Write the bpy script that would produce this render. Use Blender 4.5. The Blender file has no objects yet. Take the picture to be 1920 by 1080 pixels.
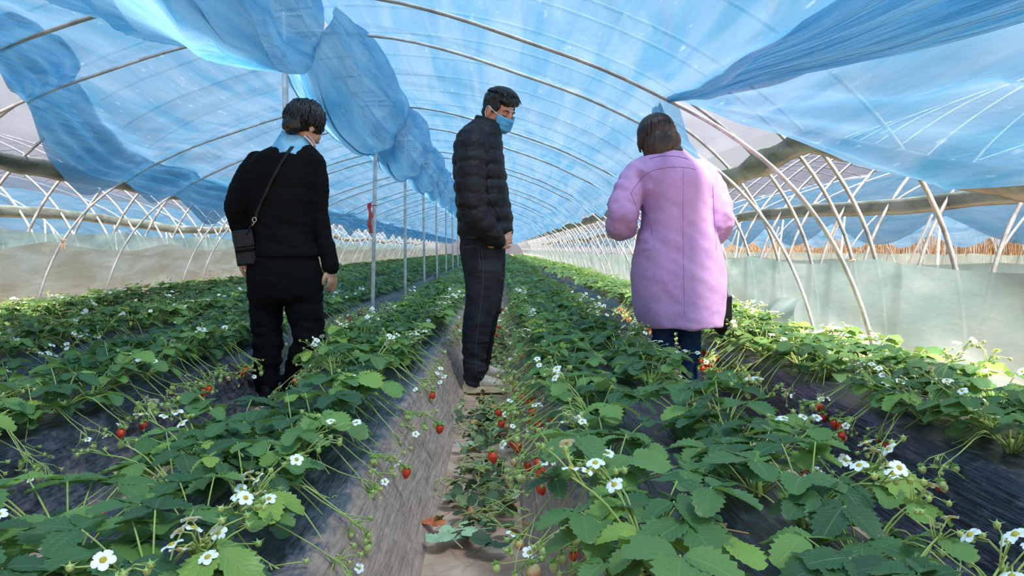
import bpy, bmesh, math, random
from mathutils import Vector, Matrix, Euler, noise
from mathutils.bvhtree import BVHTree
PI = math.pi
R = math.radians
scn = bpy.context.scene
C = scn.collection

# ------------------------------------------------------------------ camera, light, exposure
F = 1400.0
CAM = Vector((0.0, 0.0, 0.8))
cam_d = bpy.data.cameras.new('camera'); cam = bpy.data.objects.new('camera', cam_d); C.objects.link(cam)
cam.location = CAM
PITCH = math.atan(72 / F); YAW = math.atan(25 / F)
cam.rotation_euler = (PI / 2 - PITCH, 0, -YAW)
cam_d.sensor_width = 36.0; cam_d.lens = 36.0 * F / 1920.0
cam_d.clip_start = 0.02; cam_d.clip_end = 500
scn.camera = cam
CM = Euler((PI / 2 - PITCH, 0, -YAW)).to_matrix()

world = bpy.data.worlds.new('sky'); scn.world = world; world.use_nodes = True
wn = world.node_tree.nodes; wl = world.node_tree.links
bg = wn['Background']
tc = wn.new('ShaderNodeTexCoord'); sx = wn.new('ShaderNodeSeparateXYZ'); cr = wn.new('ShaderNodeValToRGB')
wl.new(tc.outputs['Generated'], sx.inputs[0]); wl.new(sx.outputs['Z'], cr.inputs[0]); wl.new(cr.outputs[0], bg.inputs[0])
cr.color_ramp.elements[0].position = 0.0; cr.color_ramp.elements[0].color = (0.90, 0.94, 1.0, 1)
cr.color_ramp.elements[1].position = 0.7; cr.color_ramp.elements[1].color = (0.74, 0.85, 1.0, 1)
bg.inputs[1].default_value = 0.62

sun_d = bpy.data.lights.new('sun', 'SUN'); sun = bpy.data.objects.new('sun', sun_d); C.objects.link(sun)
sun_d.energy = 24.0; sun_d.angle = R(13); sun_d.color = (1.0, 0.94, 0.84)
sun.rotation_euler = Vector((-0.30, 0.46, -1.0)).to_track_quat('-Z', 'Y').to_euler()

scn.view_settings.view_transform = 'Standard'; scn.view_settings.look = 'None'
scn.view_settings.gamma = 1.0; scn.view_settings.use_curve_mapping = False
scn.view_settings.exposure = 0.18

# ------------------------------------------------------------------ helpers
def W(px, py, Y):
    """world point seen at photo pixel (px, py) lying at distance Y down the tunnel"""
    d = CM @ Vector(((px - 960) / F, -(py - 540) / F, -1.0))
    return CAM + d * (Y / d.y)

def ray(px, py):
    return (CM @ Vector(((px - 960) / F, -(py - 540) / F, -1.0))).normalized()

def tag(o, label=None, cat=None, group=None, kind=None):
    if label: o['label'] = label
    if cat: o['category'] = cat
    if group: o['group'] = group
    if kind: o['kind'] = kind
    return o

def empty(name, loc, label=None, cat=None, group=None):
    o = bpy.data.objects.new(name, None); C.objects.link(o); o.location = loc
    o.empty_display_size = 0.1
    return tag(o, label, cat, group)

def link(name, me, m=None, parent=None, loc=None):
    o = bpy.data.objects.new(name, me); C.objects.link(o)
    if m is not None:
        me.materials.clear(); me.materials.append(m)
    if parent is not None:
        o.parent = parent
    if loc is not None: o.location = loc
    return o

class MB:
    def __init__(s): s.v = []; s.f = []; s.mi = []
    def add(s, vs, fs, mi=0):
        o = len(s.v); s.v.extend(vs); s.f.extend([tuple(i + o for i in f) for f in fs]); s.mi.extend([mi] * len(fs))
        return s
    def merge(s, b, mi=0): return s.add(b.v, b.f, mi)
    def mesh(s, name, smooth=True):
        me = bpy.data.meshes.new(name); me.from_pydata([tuple(p) for p in s.v], [], s.f)
        if smooth: me.polygons.foreach_set('use_smooth', [True] * len(me.polygons))
        if any(s.mi): me.polygons.foreach_set('material_index', s.mi)
        me.update(); return me

def cr_interp(pts, n):
    """Catmull-Rom resample of tuples, n steps per span"""
    out = []
    m = len(pts)
    for i in range(m - 1):
        p0 = pts[max(i - 1, 0)]; p1 = pts[i]; p2 = pts[i + 1]; p3 = pts[min(i + 2, m - 1)]
        for k in range(n):
            t = k / n
            out.append(tuple(0.5 * ((2 * b) + (c - a) * t + (2 * a - 5 * b + 4 * c - d) * t * t + (-a + 3 * b - 3 * c + d) * t ** 3)
                             for a, b, c, d in zip(p0, p1, p2, p3)))
    out.append(tuple(pts[-1]))
    return out

def loft(rings, n=28, ex=2.0, cap=True):
    """rings: (centre, U, V)"""
    b = MB(); vs = []
    for c, U, V in rings:
        for k in range(n):
            a = 2 * PI * k / n; ca, sa = math.cos(a), math.sin(a)
            x = math.copysign(abs(ca) ** (2 / ex), ca); y = math.copysign(abs(sa) ** (2 / ex), sa)
            vs.append(c + U * x + V * y)
    fs = []
    m = len(rings)
    for i in range(m - 1):
        for k in range(n):
            k2 = (k + 1) % n
            fs.append((i * n + k, i * n + k2, (i + 1) * n + k2, (i + 1) * n + k))
    if cap:
        vs.append(rings[0][0]); vs.append(rings[-1][0])
        a, z = len(vs) - 2, len(vs) - 1
        for k in range(n):
            k2 = (k + 1) % n
            fs.append((a, k2, k)); fs.append((z, (m - 1) * n + k, (m - 1) * n + k2))
    b.add(vs, fs); return b

def limb(pts, radii, n=14, sub=4, flat=None, mod=None, caps=True):
    """smooth tapering tube through pts"""
    data = [tuple(p) + (r,) for p, r in zip(pts, radii)]
    if len(data) > 2 or sub > 1: data = cr_interp(data, sub)
    P = [Vector(d[:3]) for d in data]; rr = [d[3] for d in data]
    T = []
    for i in range(len(P)):
        t = P[min(i + 1, len(P) - 1)] - P[max(i - 1, 0)]
        T.append(t.normalized() if t.length > 1e-9 else Vector((0, 0, 1)))
    up = Vector((0, 1, 0)) if abs(T[0].y) < 0.8 else Vector((1, 0, 0))
    U = T[0].cross(up).normalized()
    rings = []
    L = 0
    for i in range(len(P)):
        if i: L += (P[i] - P[i - 1]).length
        U = (U - T[i] * U.dot(T[i])).normalized(); V = T[i].cross(U)
        r = rr[i]
        if mod: r *= mod(L)
        rings.append((P[i], U * r, V * r * (flat or 1.0)))
    if caps:
        c, u, v = rings[0]; r = rr[0]; t = T[0]
        pre = [(c - t * r * math.sin(a), u * math.cos(a), v * math.cos(a)) for a in (R(80), R(55), R(28))]
        c, u, v = rings[-1]; r = rr[-1]; t = T[-1]
        post = [(c + t * r * math.sin(a), u * math.cos(a), v * math.cos(a)) for a in (R(28), R(55), R(80))]
        rings = pre + rings + post
    return loft(rings, n)

def tube(pts, r, n=6, caps=True):
    """plain polyline tube"""
    return limb(pts, [r] * len(pts) if not isinstance(r, (list, tuple)) else r, n=n, sub=1, caps=caps)

def ellip(c, r, rot=None, n=20):
    b = MB(); vs = []; m = n // 2
    for i in range(1, m):
        a = PI * i / m
        for k in range(n):
            t = 2 * PI * k / n
            p = Vector((r[0] * math.sin(a) * math.cos(t), r[1] * math.sin(a) * math.sin(t), r[2] * math.cos(a)))
            if rot: p = rot @ p
            vs.append(Vector(c) + p)
    top = Vector((0, 0, r[2])); bot = Vector((0, 0, -r[2]))
    if rot: top = rot @ top; bot = rot @ bot
    vs.append(Vector(c) + top); vs.append(Vector(c) + bot)
    fs = []
    for i in range(m - 2):
        for k in range(n):
            k2 = (k + 1) % n
            fs.append((i * n + k, (i + 1) * n + k, (i + 1) * n + k2, i * n + k2))
    A, Z = len(vs) - 2, len(vs) - 1
    for k in range(n):
        k2 = (k + 1) % n
        fs.append((A, k, k2)); fs.append((Z, (m - 2) * n + k2, (m - 2) * n + k))
    b.add(vs, fs); return b

def box(c, h, rot=None):
    vs = []
    for x in (-1, 1):
        for y in (-1, 1):
            for z in (-1, 1):
                p = Vector((x * h[0], y * h[1], z * h[2]))
                if rot: p = rot @ p
                vs.append(Vector(c) + p)
    return MB().add(vs, [(0, 1, 3, 2), (4, 6, 7, 5), (0, 4, 5, 1), (2, 3, 7, 6), (0, 2, 6, 4), (1, 5, 7, 3)])

def fuse(name, parts, voxel, smooth=3, disp=None, origin=None):
    """one continuous skin round all parts"""
    b = MB()
    for p in parts: b.merge(p)
    me = b.mesh(name + '_raw')
    o = bpy.data.objects.new('tmp', me); C.objects.link(o)
    m = o.modifiers.new('r', 'REMESH'); m.mode = 'VOXEL'; m.voxel_size = voxel
    if smooth:
        s = o.modifiers.new('s', 'SMOOTH'); s.factor = 0.5; s.iterations = smooth
    dg = bpy.context.evaluated_depsgraph_get(); dg.update()
    ev = o.evaluated_get(dg)
    out = bpy.data.meshes.new_from_object(ev)
    out.name = name
    bpy.data.objects.remove(o); bpy.data.meshes.remove(me)
    if disp:
        ns = [v.normal.copy() for v in out.vertices]
        for v, nn in zip(out.vertices, ns): v.co = v.co + nn * disp(v.co, nn)
    out.polygons.foreach_set('use_smooth', [True] * len(out.polygons))
    if origin is not None: out.transform(Matrix.Translation(-Vector(origin)))
    out.update()
    return out

def bvh_of(me, origin=None):
    off = Vector(origin) if origin is not None else Vector((0, 0, 0))
    return BVHTree.FromPolygons([v.co + off for v in me.vertices], [tuple(p.vertices) for p in me.polygons])

def proj(bvh, px, py, off=0.0, fallback=None):
    d = ray(px, py)
    h, nrm, i, dist = bvh.ray_cast(CAM, d)
    if h is None:
        return fallback
    if nrm.dot(d) > 0: nrm = -nrm
    return h + nrm * off

def proj_line(bvh, pts, off, n=6):
    out = []
    for p in cr_interp([tuple(map(float, q)) for q in pts], n):
        h = proj(bvh, p[0], p[1], off)
        if h is not None: out.append(h)
    return out

def shift(b, org):
    o = Vector(org); b.v = [Vector(p) - o for p in b.v]; return b

# ------------------------------------------------------------------ materials
def srgb(r, g, b):
    f = lambda c: (c / 255 / 12.92) if c / 255 <= 0.04045 else ((c / 255 + 0.055) / 1.055) ** 2.4
    return (f(r), f(g), f(b), 1.0)

def new_mat(name):
    m = bpy.data.materials.new(name); m.use_nodes = True
    m.node_tree.nodes.clear()
    return m, m.node_tree.nodes, m.node_tree.links

def principled(name, col, rough=0.6, metal=0.0, noise_amt=0.0, noise_scale=20, bump=0.0, bump_scale=60, col2=None, spec=0.5,
               stretch=None, sheen=0.0, coords='Object'):
    m, N, L = new_mat(name)
    out = N.new('ShaderNodeOutputMaterial'); p = N.new('ShaderNodeBsdfPrincipled'); L.new(p.outputs[0], out.inputs[0])
    p.inputs['Base Color'].default_value = col; p.inputs['Roughness'].default_value = rough
    p.inputs['Metallic'].default_value = metal; p.inputs['Specular IOR Level'].default_value = spec
    if sheen: p.inputs['Sheen Weight'].default_value = sheen
    t = N.new('ShaderNodeTexCoord'); mp = N.new('ShaderNodeMapping'); L.new(t.outputs[coords], mp.inputs[0])
    if stretch: mp.inputs['Scale'].default_value = stretch
    if col2 is not None:
        nz = N.new('ShaderNodeTexNoise'); nz.inputs['Scale'].default_value = noise_scale; nz.inputs['Detail'].default_value = 5
        L.new(mp.outputs[0], nz.inputs[0])
        rmp = N.new('ShaderNodeValToRGB'); L.new(nz.outputs[0], rmp.inputs[0])
        rmp.color_ramp.elements[0].position = 0.38; rmp.color_ramp.elements[1].position = 0.62
        rmp.color_ramp.elements[0].color = col; rmp.color_ramp.elements[1].color = col2
        L.new(rmp.outputs[0], p.inputs['Base Color'])
    if bump:
        nb = N.new('ShaderNodeTexNoise'); nb.inputs['Scale'].default_value = bump_scale; nb.inputs['Detail'].default_value = 4
        L.new(mp.outputs[0], nb.inputs[0])
        bp = N.new('ShaderNodeBump'); bp.inputs['Strength'].default_value = bump; bp.inputs['Distance'].default_value = 0.01
        L.new(nb.outputs[0], bp.inputs['Height']); L.new(bp.outputs[0], p.inputs['Normal'])
    return m

def film(name, tint, tint2, clear, clear_tint, stretch=(1, 1, 1), scale=4.0, gloss=0.12, bump=0.35, streak=None, fine=30.0, refl=0.35, coords='Object'):
    """thin plastic sheeting: part clear, part light-scattering, slight gloss"""
    m, N, L = new_mat(name)
    out = N.new('ShaderNodeOutputMaterial')
    t = N.new('ShaderNodeTexCoord'); mp = N.new('ShaderNodeMapping'); L.new(t.outputs[coords], mp.inputs[0])
    mp.inputs['Scale'].default_value = stretch
    nz = N.new('ShaderNodeTexNoise'); nz.inputs['Scale'].default_value = scale; nz.inputs['Detail'].default_value = 5
    nz.inputs['Distortion'].default_value = 0.6
    L.new(mp.outputs[0], nz.inputs[0])
    rmp = N.new('ShaderNodeValToRGB'); L.new(nz.outputs[0], rmp.inputs[0])
    rmp.color_ramp.elements[0].position = 0.35; rmp.color_ramp.elements[1].position = 0.65
    rmp.color_ramp.elements[0].color = tint; rmp.color_ramp.elements[1].color = tint2
    col = rmp.outputs[0]
    if streak is not None:      # pale scuffs and dried drip marks in the sheeting
        n2 = N.new('ShaderNodeTexNoise'); n2.inputs['Scale'].default_value = fine; n2.inputs['Detail'].default_value = 3
        mp2 = N.new('ShaderNodeMapping'); L.new(t.outputs['Object'], mp2.inputs[0]); mp2.inputs['Scale'].default_value = (1, 0.18, 1)
        mp2.inputs['Rotation'].default_value = (0, 0, 0.5)
        L.new(mp2.outputs[0], n2.inputs[0])
        r2 = N.new('ShaderNodeValToRGB'); L.new(n2.outputs[0], r2.inputs[0])
        r2.color_ramp.elements[0].position = 0.66; r2.color_ramp.elements[1].position = 0.82
        r2.color_ramp.elements[0].color = (0, 0, 0, 1); r2.color_ramp.elements[1].color = (0.55, 0.55, 0.55, 1)
        mx = N.new('ShaderNodeMixRGB'); L.new(r2.outputs[0], mx.inputs[0]); L.new(col, mx.inputs[1]); mx.inputs[2].default_value = streak
        col = mx.outputs[0]
    tl = N.new('ShaderNodeBsdfTranslucent'); L.new(col, tl.inputs[0])
    df = N.new('ShaderNodeBsdfDiffuse'); L.new(col, df.inputs[0])
    bp = N.new('ShaderNodeBump'); bp.inputs['Strength'].default_value = bump; bp.inputs['Distance'].default_value = 0.02
    n3 = N.new('ShaderNodeTexNoise'); n3.inputs['Scale'].default_value = scale * 2.5; n3.inputs['Detail'].default_value = 4
    L.new(mp.outputs[0], n3.inputs[0]); L.new(n3.outputs[0], bp.inputs['Height'])
    L.new(bp.outputs[0], tl.inputs['Normal']); L.new(bp.outputs[0], df.inputs['Normal'])
    m1 = N.new('ShaderNodeMixShader'); m1.inputs[0].default_value = refl
    L.new(tl.outputs[0], m1.inputs[1]); L.new(df.outputs[0], m1.inputs[2])
    gl = N.new('ShaderNodeBsdfGlossy'); gl.inputs['Roughness'].default_value = 0.3; L.new(bp.outputs[0], gl.inputs['Normal'])
    gl.inputs[0].default_value = (1, 1, 1, 1)
    m2 = N.new('ShaderNodeMixShader'); m2.inputs[0].default_value = gloss
    L.new(m1.outputs[0], m2.inputs[1]); L.new(gl.outputs[0], m2.inputs[2])
    tr = N.new('ShaderNodeBsdfTransparent'); tr.inputs[0].default_value = clear_tint
    m3 = N.new('ShaderNodeMixShader'); m3.inputs[0].default_value = clear
    L.new(m2.outputs[0], m3.inputs[1]); L.new(tr.outputs[0], m3.inputs[2])
    L.new(m3.outputs[0], out.inputs[0])
    return m

M = {}
M['steel'] = principled('galvanised_steel', srgb(176, 180, 184), 0.42, 0.35, col2=srgb(222, 224, 226), noise_scale=9, bump=0.15, bump_scale=30)
M['steel_old'] = principled('weathered_steel', srgb(118, 122, 128), 0.5, 0.35, col2=srgb(164, 164, 164), noise_scale=7, bump=0.2, bump_scale=25)
M['blue'] = film('blue_sheeting', srgb(78, 144, 184), srgb(126, 164, 194), 0.20, srgb(206, 228, 240),
                 stretch=(1.5, 0.12, 1.5), scale=5, streak=srgb(225, 240, 250))
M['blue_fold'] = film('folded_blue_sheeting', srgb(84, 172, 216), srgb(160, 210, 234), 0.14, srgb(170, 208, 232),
                      stretch=(6.5, 1.0, 1.0), scale=3.2, streak=srgb(215, 235, 248), bump=1.0, coords='UV')  # deep and pale tint streaks paint the shading of the folds into the colour
M['hem'] = film('pleated_blue_sheeting', srgb(84, 172, 216), srgb(160, 210, 234), 0.2, srgb(170, 208, 232),
                stretch=(1.3, 0.16, 1.3), scale=12, streak=srgb(215, 235, 248), bump=0.6)  # streaked tints put pleat shading into the hem's colour too
M['clear'] = film('clear_sheeting', srgb(96, 99, 110), srgb(110, 114, 124), 0.42, srgb(238, 240, 250), stretch=(1, 0.3, 1), scale=3,
                  gloss=0.05, refl=0.2)
M['curtain'] = film('curtain_sheeting', srgb(130, 156, 158), srgb(156, 174, 176), 0.16, srgb(215, 232, 226), stretch=(1, 0.5, 1.4), scale=2.5,
                    gloss=0.06, refl=0.5, bump=0.3)
M['curtain_dirty'] = film('stained_curtain_sheeting', srgb(214, 204, 184), srgb(240, 244, 236), 0.12, srgb(215, 228, 220),
                          stretch=(1, 0.35, 1.8), scale=4.0, gloss=0.05, refl=0.5)
M['roll'] = film('rolled_sheeting', srgb(84, 92, 86), srgb(140, 148, 142), 0.08, srgb(190, 200, 190), stretch=(1, 0.3, 1), scale=6,
                 gloss=0.1, refl=0.6)
M['soil'] = principled('path_soil', srgb(186, 148, 124), 0.95, col2=srgb(212, 178, 154), noise_scale=9, bump=0.9, bump_scale=28, spec=0.1)
M['outside_soil'] = principled('outside_soil', srgb(170, 130, 95), 0.95, col2=srgb(190, 155, 115), noise_scale=3, bump=0.5, bump_scale=10, spec=0.1)
M['white_string'] = principled('white_string', srgb(232, 228, 224), 0.8)
M['red_cloth'] = principled('red_cloth', srgb(214, 40, 44), 0.7, col2=srgb(236, 90, 80), noise_scale=14)

def mulch():
    """black plastic mulch, dusted with dried soil that collects in streaks"""
    m, N, L = new_mat('mulch_plastic')
    out = N.new('ShaderNodeOutputMaterial'); p = N.new('ShaderNodeBsdfPrincipled'); L.new(p.outputs[0], out.inputs[0])
    t = N.new('ShaderNodeTexCoord'); mp = N.new('ShaderNodeMapping'); L.new(t.outputs['Object'], mp.inputs[0])
    mp.inputs['Scale'].default_value = (1, 0.42, 0.8); mp.inputs['Rotation'].default_value = (0.1, 0, 0.45)
    n1 = N.new('ShaderNodeTexNoise'); n1.inputs['Scale'].default_value = 30; n1.inputs['Detail'].default_value = 9; n1.inputs['Roughness'].default_value = 0.75
    n1.inputs['Distortion'].default_value = 0.5
    L.new(mp.outputs[0], n1.inputs[0])
    at = N.new('ShaderNodeAttribute'); at.attribute_name = 'dust'
    ad = N.new('ShaderNodeMath'); ad.operation = 'ADD'; L.new(n1.outputs[0], ad.inputs[0]); L.new(at.outputs['Fac'], ad.inputs[1])
    r = N.new('ShaderNodeValToRGB'); L.new(ad.outputs[0], r.inputs[0])
    e = r.color_ramp.elements
    e[0].position = 0.50; e[0].color = srgb(40, 42, 50)
    e[1].position = 1.0; e[1].color = srgb(196, 164, 146)
    x = e.new(0.62); x.color = srgb(86, 86, 92)
    x = e.new(0.78); x.color = srgb(158, 132, 118)
    L.new(r.outputs[0], p.inputs['Base Color'])
    rr = N.new('ShaderNodeMapRange'); L.new(ad.outputs[0], rr.inputs[0]); rr.inputs[1].default_value = 0.4; rr.inputs[2].default_value = 0.9
    rr.inputs[3].default_value = 0.28; rr.inputs[4].default_value = 0.75; L.new(rr.outputs[0], p.inputs['Roughness'])
    mp2 = N.new('ShaderNodeMapping'); L.new(t.outputs['Object'], mp2.inputs[0]); mp2.inputs['Scale'].default_value = (1, 0.09, 1)
    mp2.inputs['Rotation'].default_value = (0, 0, -0.06)
    n2 = N.new('ShaderNodeTexNoise'); n2.inputs['Scale'].default_value = 60; n2.inputs['Detail'].default_value = 3; L.new(mp2.outputs[0], n2.inputs[0])
    bp = N.new('ShaderNodeBump'); bp.inputs['Strength'].default_value = 0.8; bp.inputs['Distance'].default_value = 0.012
    L.new(n2.outputs[0], bp.inputs['Height']); L.new(bp.outputs[0], p.inputs['Normal'])
    return m
M['mulch'] = mulch()

def leaf_mat():
    m, N, L = new_mat('strawberry_leaf')
    out = N.new('ShaderNodeOutputMaterial')
    uv = N.new('ShaderNodeUVMap'); uv.uv_map = 'UVMap'
    s = N.new('ShaderNodeSeparateXYZ'); L.new(uv.outputs[0], s.inputs[0])
    au = N.new('ShaderNodeMath'); au.operation = 'SUBTRACT'; L.new(s.outputs[0], au.inputs[0]); au.inputs[1].default_value = 0.5
    ab = N.new('ShaderNodeMath'); ab.operation = 'ABSOLUTE'; L.new(au.outputs[0], ab.inputs[0])
    mr = N.new('ShaderNodeMapRange'); L.new(ab.outputs[0], mr.inputs[0]); mr.inputs[1].default_value = 0.0; mr.inputs[2].default_value = 0.03
    mr.inputs[3].default_value = 1; mr.inputs[4].default_value = 0
    m8 = N.new('ShaderNodeMath'); m8.operation = 'MULTIPLY'; L.new(s.outputs[1], m8.inputs[0]); m8.inputs[1].default_value = 8.0
    m2 = N.new('ShaderNodeMath'); m2.operation = 'MULTIPLY'; L.new(ab.outputs[0], m2.inputs[0]); m2.inputs[1].default_value = 5.5
    sb = N.new('ShaderNodeMath'); sb.operation = 'SUBTRACT'; L.new(m8.outputs[0], sb.inputs[0]); L.new(m2.outputs[0], sb.inputs[1])
    fr = N.new('ShaderNodeMath'); fr.operation = 'PINGPONG'; L.new(sb.outputs[0], fr.inputs[0]); fr.inputs[1].default_value = 0.5
    mv = N.new('ShaderNodeMapRange'); L.new(fr.outputs[0], mv.inputs[0]); mv.inputs[1].default_value = 0.0; mv.inputs[2].default_value = 0.13
    mv.inputs[3].default_value = 0.55; mv.inputs[4].default_value = 0
    mx = N.new('ShaderNodeMath'); mx.operation = 'MAXIMUM'; L.new(mr.outputs[0], mx.inputs[0]); L.new(mv.outputs[0], mx.inputs[1])
    at = N.new('ShaderNodeAttribute'); at.attribute_name = 'tint'
    oi = N.new('ShaderNodeObjectInfo')
    rnd = N.new('ShaderNodeMapRange'); L.new(oi.outputs['Random'], rnd.inputs[0]); rnd.inputs[3].default_value = -0.10; rnd.inputs[4].default_value = 0.10
    sm = N.new('ShaderNodeMath'); sm.operation = 'ADD'; L.new(at.outputs['Fac'], sm.inputs[0]); L.new(rnd.outputs[0], sm.inputs[1])
    r = N.new('ShaderNodeValToRGB'); L.new(sm.outputs[0], r.inputs[0])
    e = r.color_ramp.elements
    e[0].position = 0.0; e[0].color = srgb(58, 92, 60)
    e[1].position = 1.0; e[1].color = srgb(180, 200, 88)
    x = e.new(0.35); x.color = srgb(84, 124, 72)
    x = e.new(0.62); x.color = srgb(124, 160, 84)
    x = e.new(0.82); x.color = srgb(152, 186, 86)
    mixv = N.new('ShaderNodeMixRGB'); mf = N.new('ShaderNodeMath'); mf.operation = 'MULTIPLY'; mf.inputs[1].default_value = 0.42
    L.new(mx.outputs[0], mf.inputs[0]); L.new(mf.outputs[0], mixv.inputs[0])
    L.new(r.outputs[0], mixv.inputs[1]); mixv.inputs[2].default_value = srgb(150, 190, 120)
    gm = N.new('ShaderNodeNewGeometry')
    back = N.new('ShaderNodeMixRGB'); L.new(gm.outputs['Backfacing'], back.inputs[0]); L.new(mixv.outputs[0], back.inputs[1])
    bl = N.new('ShaderNodeMixRGB'); bl.inputs[0].default_value = 0.45; L.new(mixv.outputs[0], bl.inputs[1]); bl.inputs[2].default_value = srgb(160, 190, 150)
    L.new(bl.outputs[0], back.inputs[2])
    p = N.new('ShaderNodeBsdfPrincipled'); L.new(back.outputs[0], p.inputs['Base Color']); p.inputs['Roughness'].default_value = 0.42
    p.inputs['Specular IOR Level'].default_value = 0.5
    bp = N.new('ShaderNodeBump'); bp.inputs['Strength'].default_value = 0.5; bp.inputs['Distance'].default_value = 0.002; bp.invert = True
    L.new(mx.outputs[0], bp.inputs['Height']); L.new(bp.outputs[0], p.inputs['Normal'])
    tl = N.new('ShaderNodeBsdfTranslucent')
    tcx = N.new('ShaderNodeMixRGB'); tcx.blend_type = 'MIX'; tcx.inputs[0].default_value = 0.35; L.new(mixv.outputs[0], tcx.inputs[1]); tcx.inputs[2].default_value = srgb(176, 204, 78)
    L.new(tcx.outputs[0], tl.inputs[0])
    ms = N.new('ShaderNodeMixShader'); ms.inputs[0].default_value = 0.32
    L.new(p.outputs[0], ms.inputs[1]); L.new(tl.outputs[0], ms.inputs[2]); L.new(ms.outputs[0], out.inputs[0])
    return m
M['leaf'] = leaf_mat()
M['stem'] = principled('green_stem', srgb(152, 174, 92), 0.5, col2=srgb(190, 202, 116), noise_scale=8)
M['crown'] = principled('brown_crown', srgb(150, 110, 70), 0.8)
M['petal'] = principled('white_petal', srgb(250, 250, 244), 0.55)
M['pollen'] = principled('yellow_centre', srgb(232, 208, 70), 0.7, bump=0.8, bump_scale=400)
M['calyx'] = principled('green_calyx', srgb(140, 176, 70), 0.55)

def berry_mat(name, c1, c2, seed):
    m, N, L = new_mat(name)
    out = N.new('ShaderNodeOutputMaterial'); p = N.new('ShaderNodeBsdfPrincipled'); L.new(p.outputs[0], out.inputs[0])
    t = N.new('ShaderNodeTexCoord'); s = N.new('ShaderNodeSeparateXYZ'); L.new(t.outputs['Generated'], s.inputs[0])
    mixc = N.new('ShaderNodeMixRGB'); L.new(s.outputs[2], mixc.inputs[0]); mixc.inputs[1].default_value = c1; mixc.inputs[2].default_value = c2
    v = N.new('ShaderNodeTexVoronoi'); v.inputs['Scale'].default_value = 260; L.new(t.outputs['Object'], v.inputs[0])
    r = N.new('ShaderNodeMapRange'); L.new(v.outputs['Distance'], r.inputs[0]); r.inputs[1].default_value = 0.12; r.inputs[2].default_value = 0.22
    mx = N.new('ShaderNodeMixRGB'); L.new(r.outputs[0], mx.inputs[0]); mx.inputs[1].default_value = seed; L.new(mixc.outputs[0], mx.inputs[2])
    L.new(mx.outputs[0], p.inputs['Base Color']); p.inputs['Roughness'].default_value = 0.3
    bp = N.new('ShaderNodeBump'); bp.inputs['Strength'].default_value = 0.6; bp.inputs['Distance'].default_value = 0.002
    L.new(v.outputs['Distance'], bp.inputs['Height']); L.new(bp.outputs[0], p.inputs['Normal'])
    return m
M['ripe'] = berry_mat('ripe_berry', srgb(214, 30, 24), srgb(232, 78, 48), srgb(236, 190, 90))
M['pale'] = berry_mat('unripe_berry', srgb(214, 214, 150), srgb(186, 204, 120), srgb(150, 140, 70))
M['turning'] = berry_mat('half_ripe_berry', srgb(232, 120, 70), srgb(236, 214, 160), srgb(190, 150, 80))
M['dry'] = principled('dry_leaf', srgb(172, 116, 72), 0.8, col2=srgb(206, 158, 104), noise_scale=30)
M['rust'] = principled('rust_leaf', srgb(196, 92, 50), 0.7, col2=srgb(222, 130, 80), noise_scale=30)
M['wilt'] = principled('wilted_leaf', srgb(96, 116, 72), 0.75, col2=srgb(146, 150, 96), noise_scale=12)
M['wilt_pale'] = principled('pale_leaf_underside', srgb(160, 184, 138), 0.7, col2=srgb(182, 200, 158), noise_scale=16)

# ------------------------------------------------------------------ tunnel geometry
RX = -1.16                                  # ridge line
INN = [(0, 2.16), (0.5, 2.12), (0.9, 2.03), (1.3, 1.90), (1.7, 1.76), (2.05, 1.60), (2.35, 1.44), (2.65, 1.22), (2.9, 0.93), (3.08, 0.6), (3.2, 0.25), (3.27, -0.1)]
OUT = [(0, 2.82), (0.6, 2.78), (1.2, 2.68), (1.8, 2.5), (2.4, 2.25), (2.9, 1.94), (3.25, 1.65), (3.5, 1.36), (3.7, 1.02), (3.82, 0.68), (3.88, 0.3), (3.9, -0.1)]
def prof(tab, d):
    d = abs(d)
    for i in range(len(tab) - 1):
        if d <= tab[i + 1][0]:
            p0 = tab[max(i - 1, 0)] if i > 0 else (-tab[1][0], tab[1][1]); p1 = tab[i]; p2 = tab[i + 1]; p3 = tab[min(i + 2, len(tab) - 1)]
            t = (d - p1[0]) / (p2[0] - p1[0])
            m1 = (p2[1] - p0[1]) / (p2[0] - p0[0]) * (p2[0] - p1[0])
            m2 = ((p3[1] - p1[1]) / (p3[0] - p1[0]) if p3[0] > p1[0] else 0) * (p2[0] - p1[0])
            return (2 * t ** 3 - 3 * t ** 2 + 1) * p1[1] + (t ** 3 - 2 * t ** 2 + t) * m1 + (-2 * t ** 3 + 3 * t ** 2) * p2[1] + (t ** 3 - t ** 2) * m2
    return tab[-1][1]
def d_at(tab, z):
    for i in range(len(tab) - 1):
        if tab[i][1] >= z >= tab[i + 1][1]:
            t = (tab[i][1] - z) / (tab[i][1] - tab[i + 1][1]); return tab[i][0] + t * (tab[i + 1][0] - tab[i][0])
    return tab[-1][0]
def hoop_pts(tab, sub=3, cx=0.0):
    a = cr_interp([(d, z) for d, z in tab], sub)
    full = [(-d, z) for d, z in reversed(a)] + a[1:]
    return [Vector((cx + d, 0, z)) for d, z in full]

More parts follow.
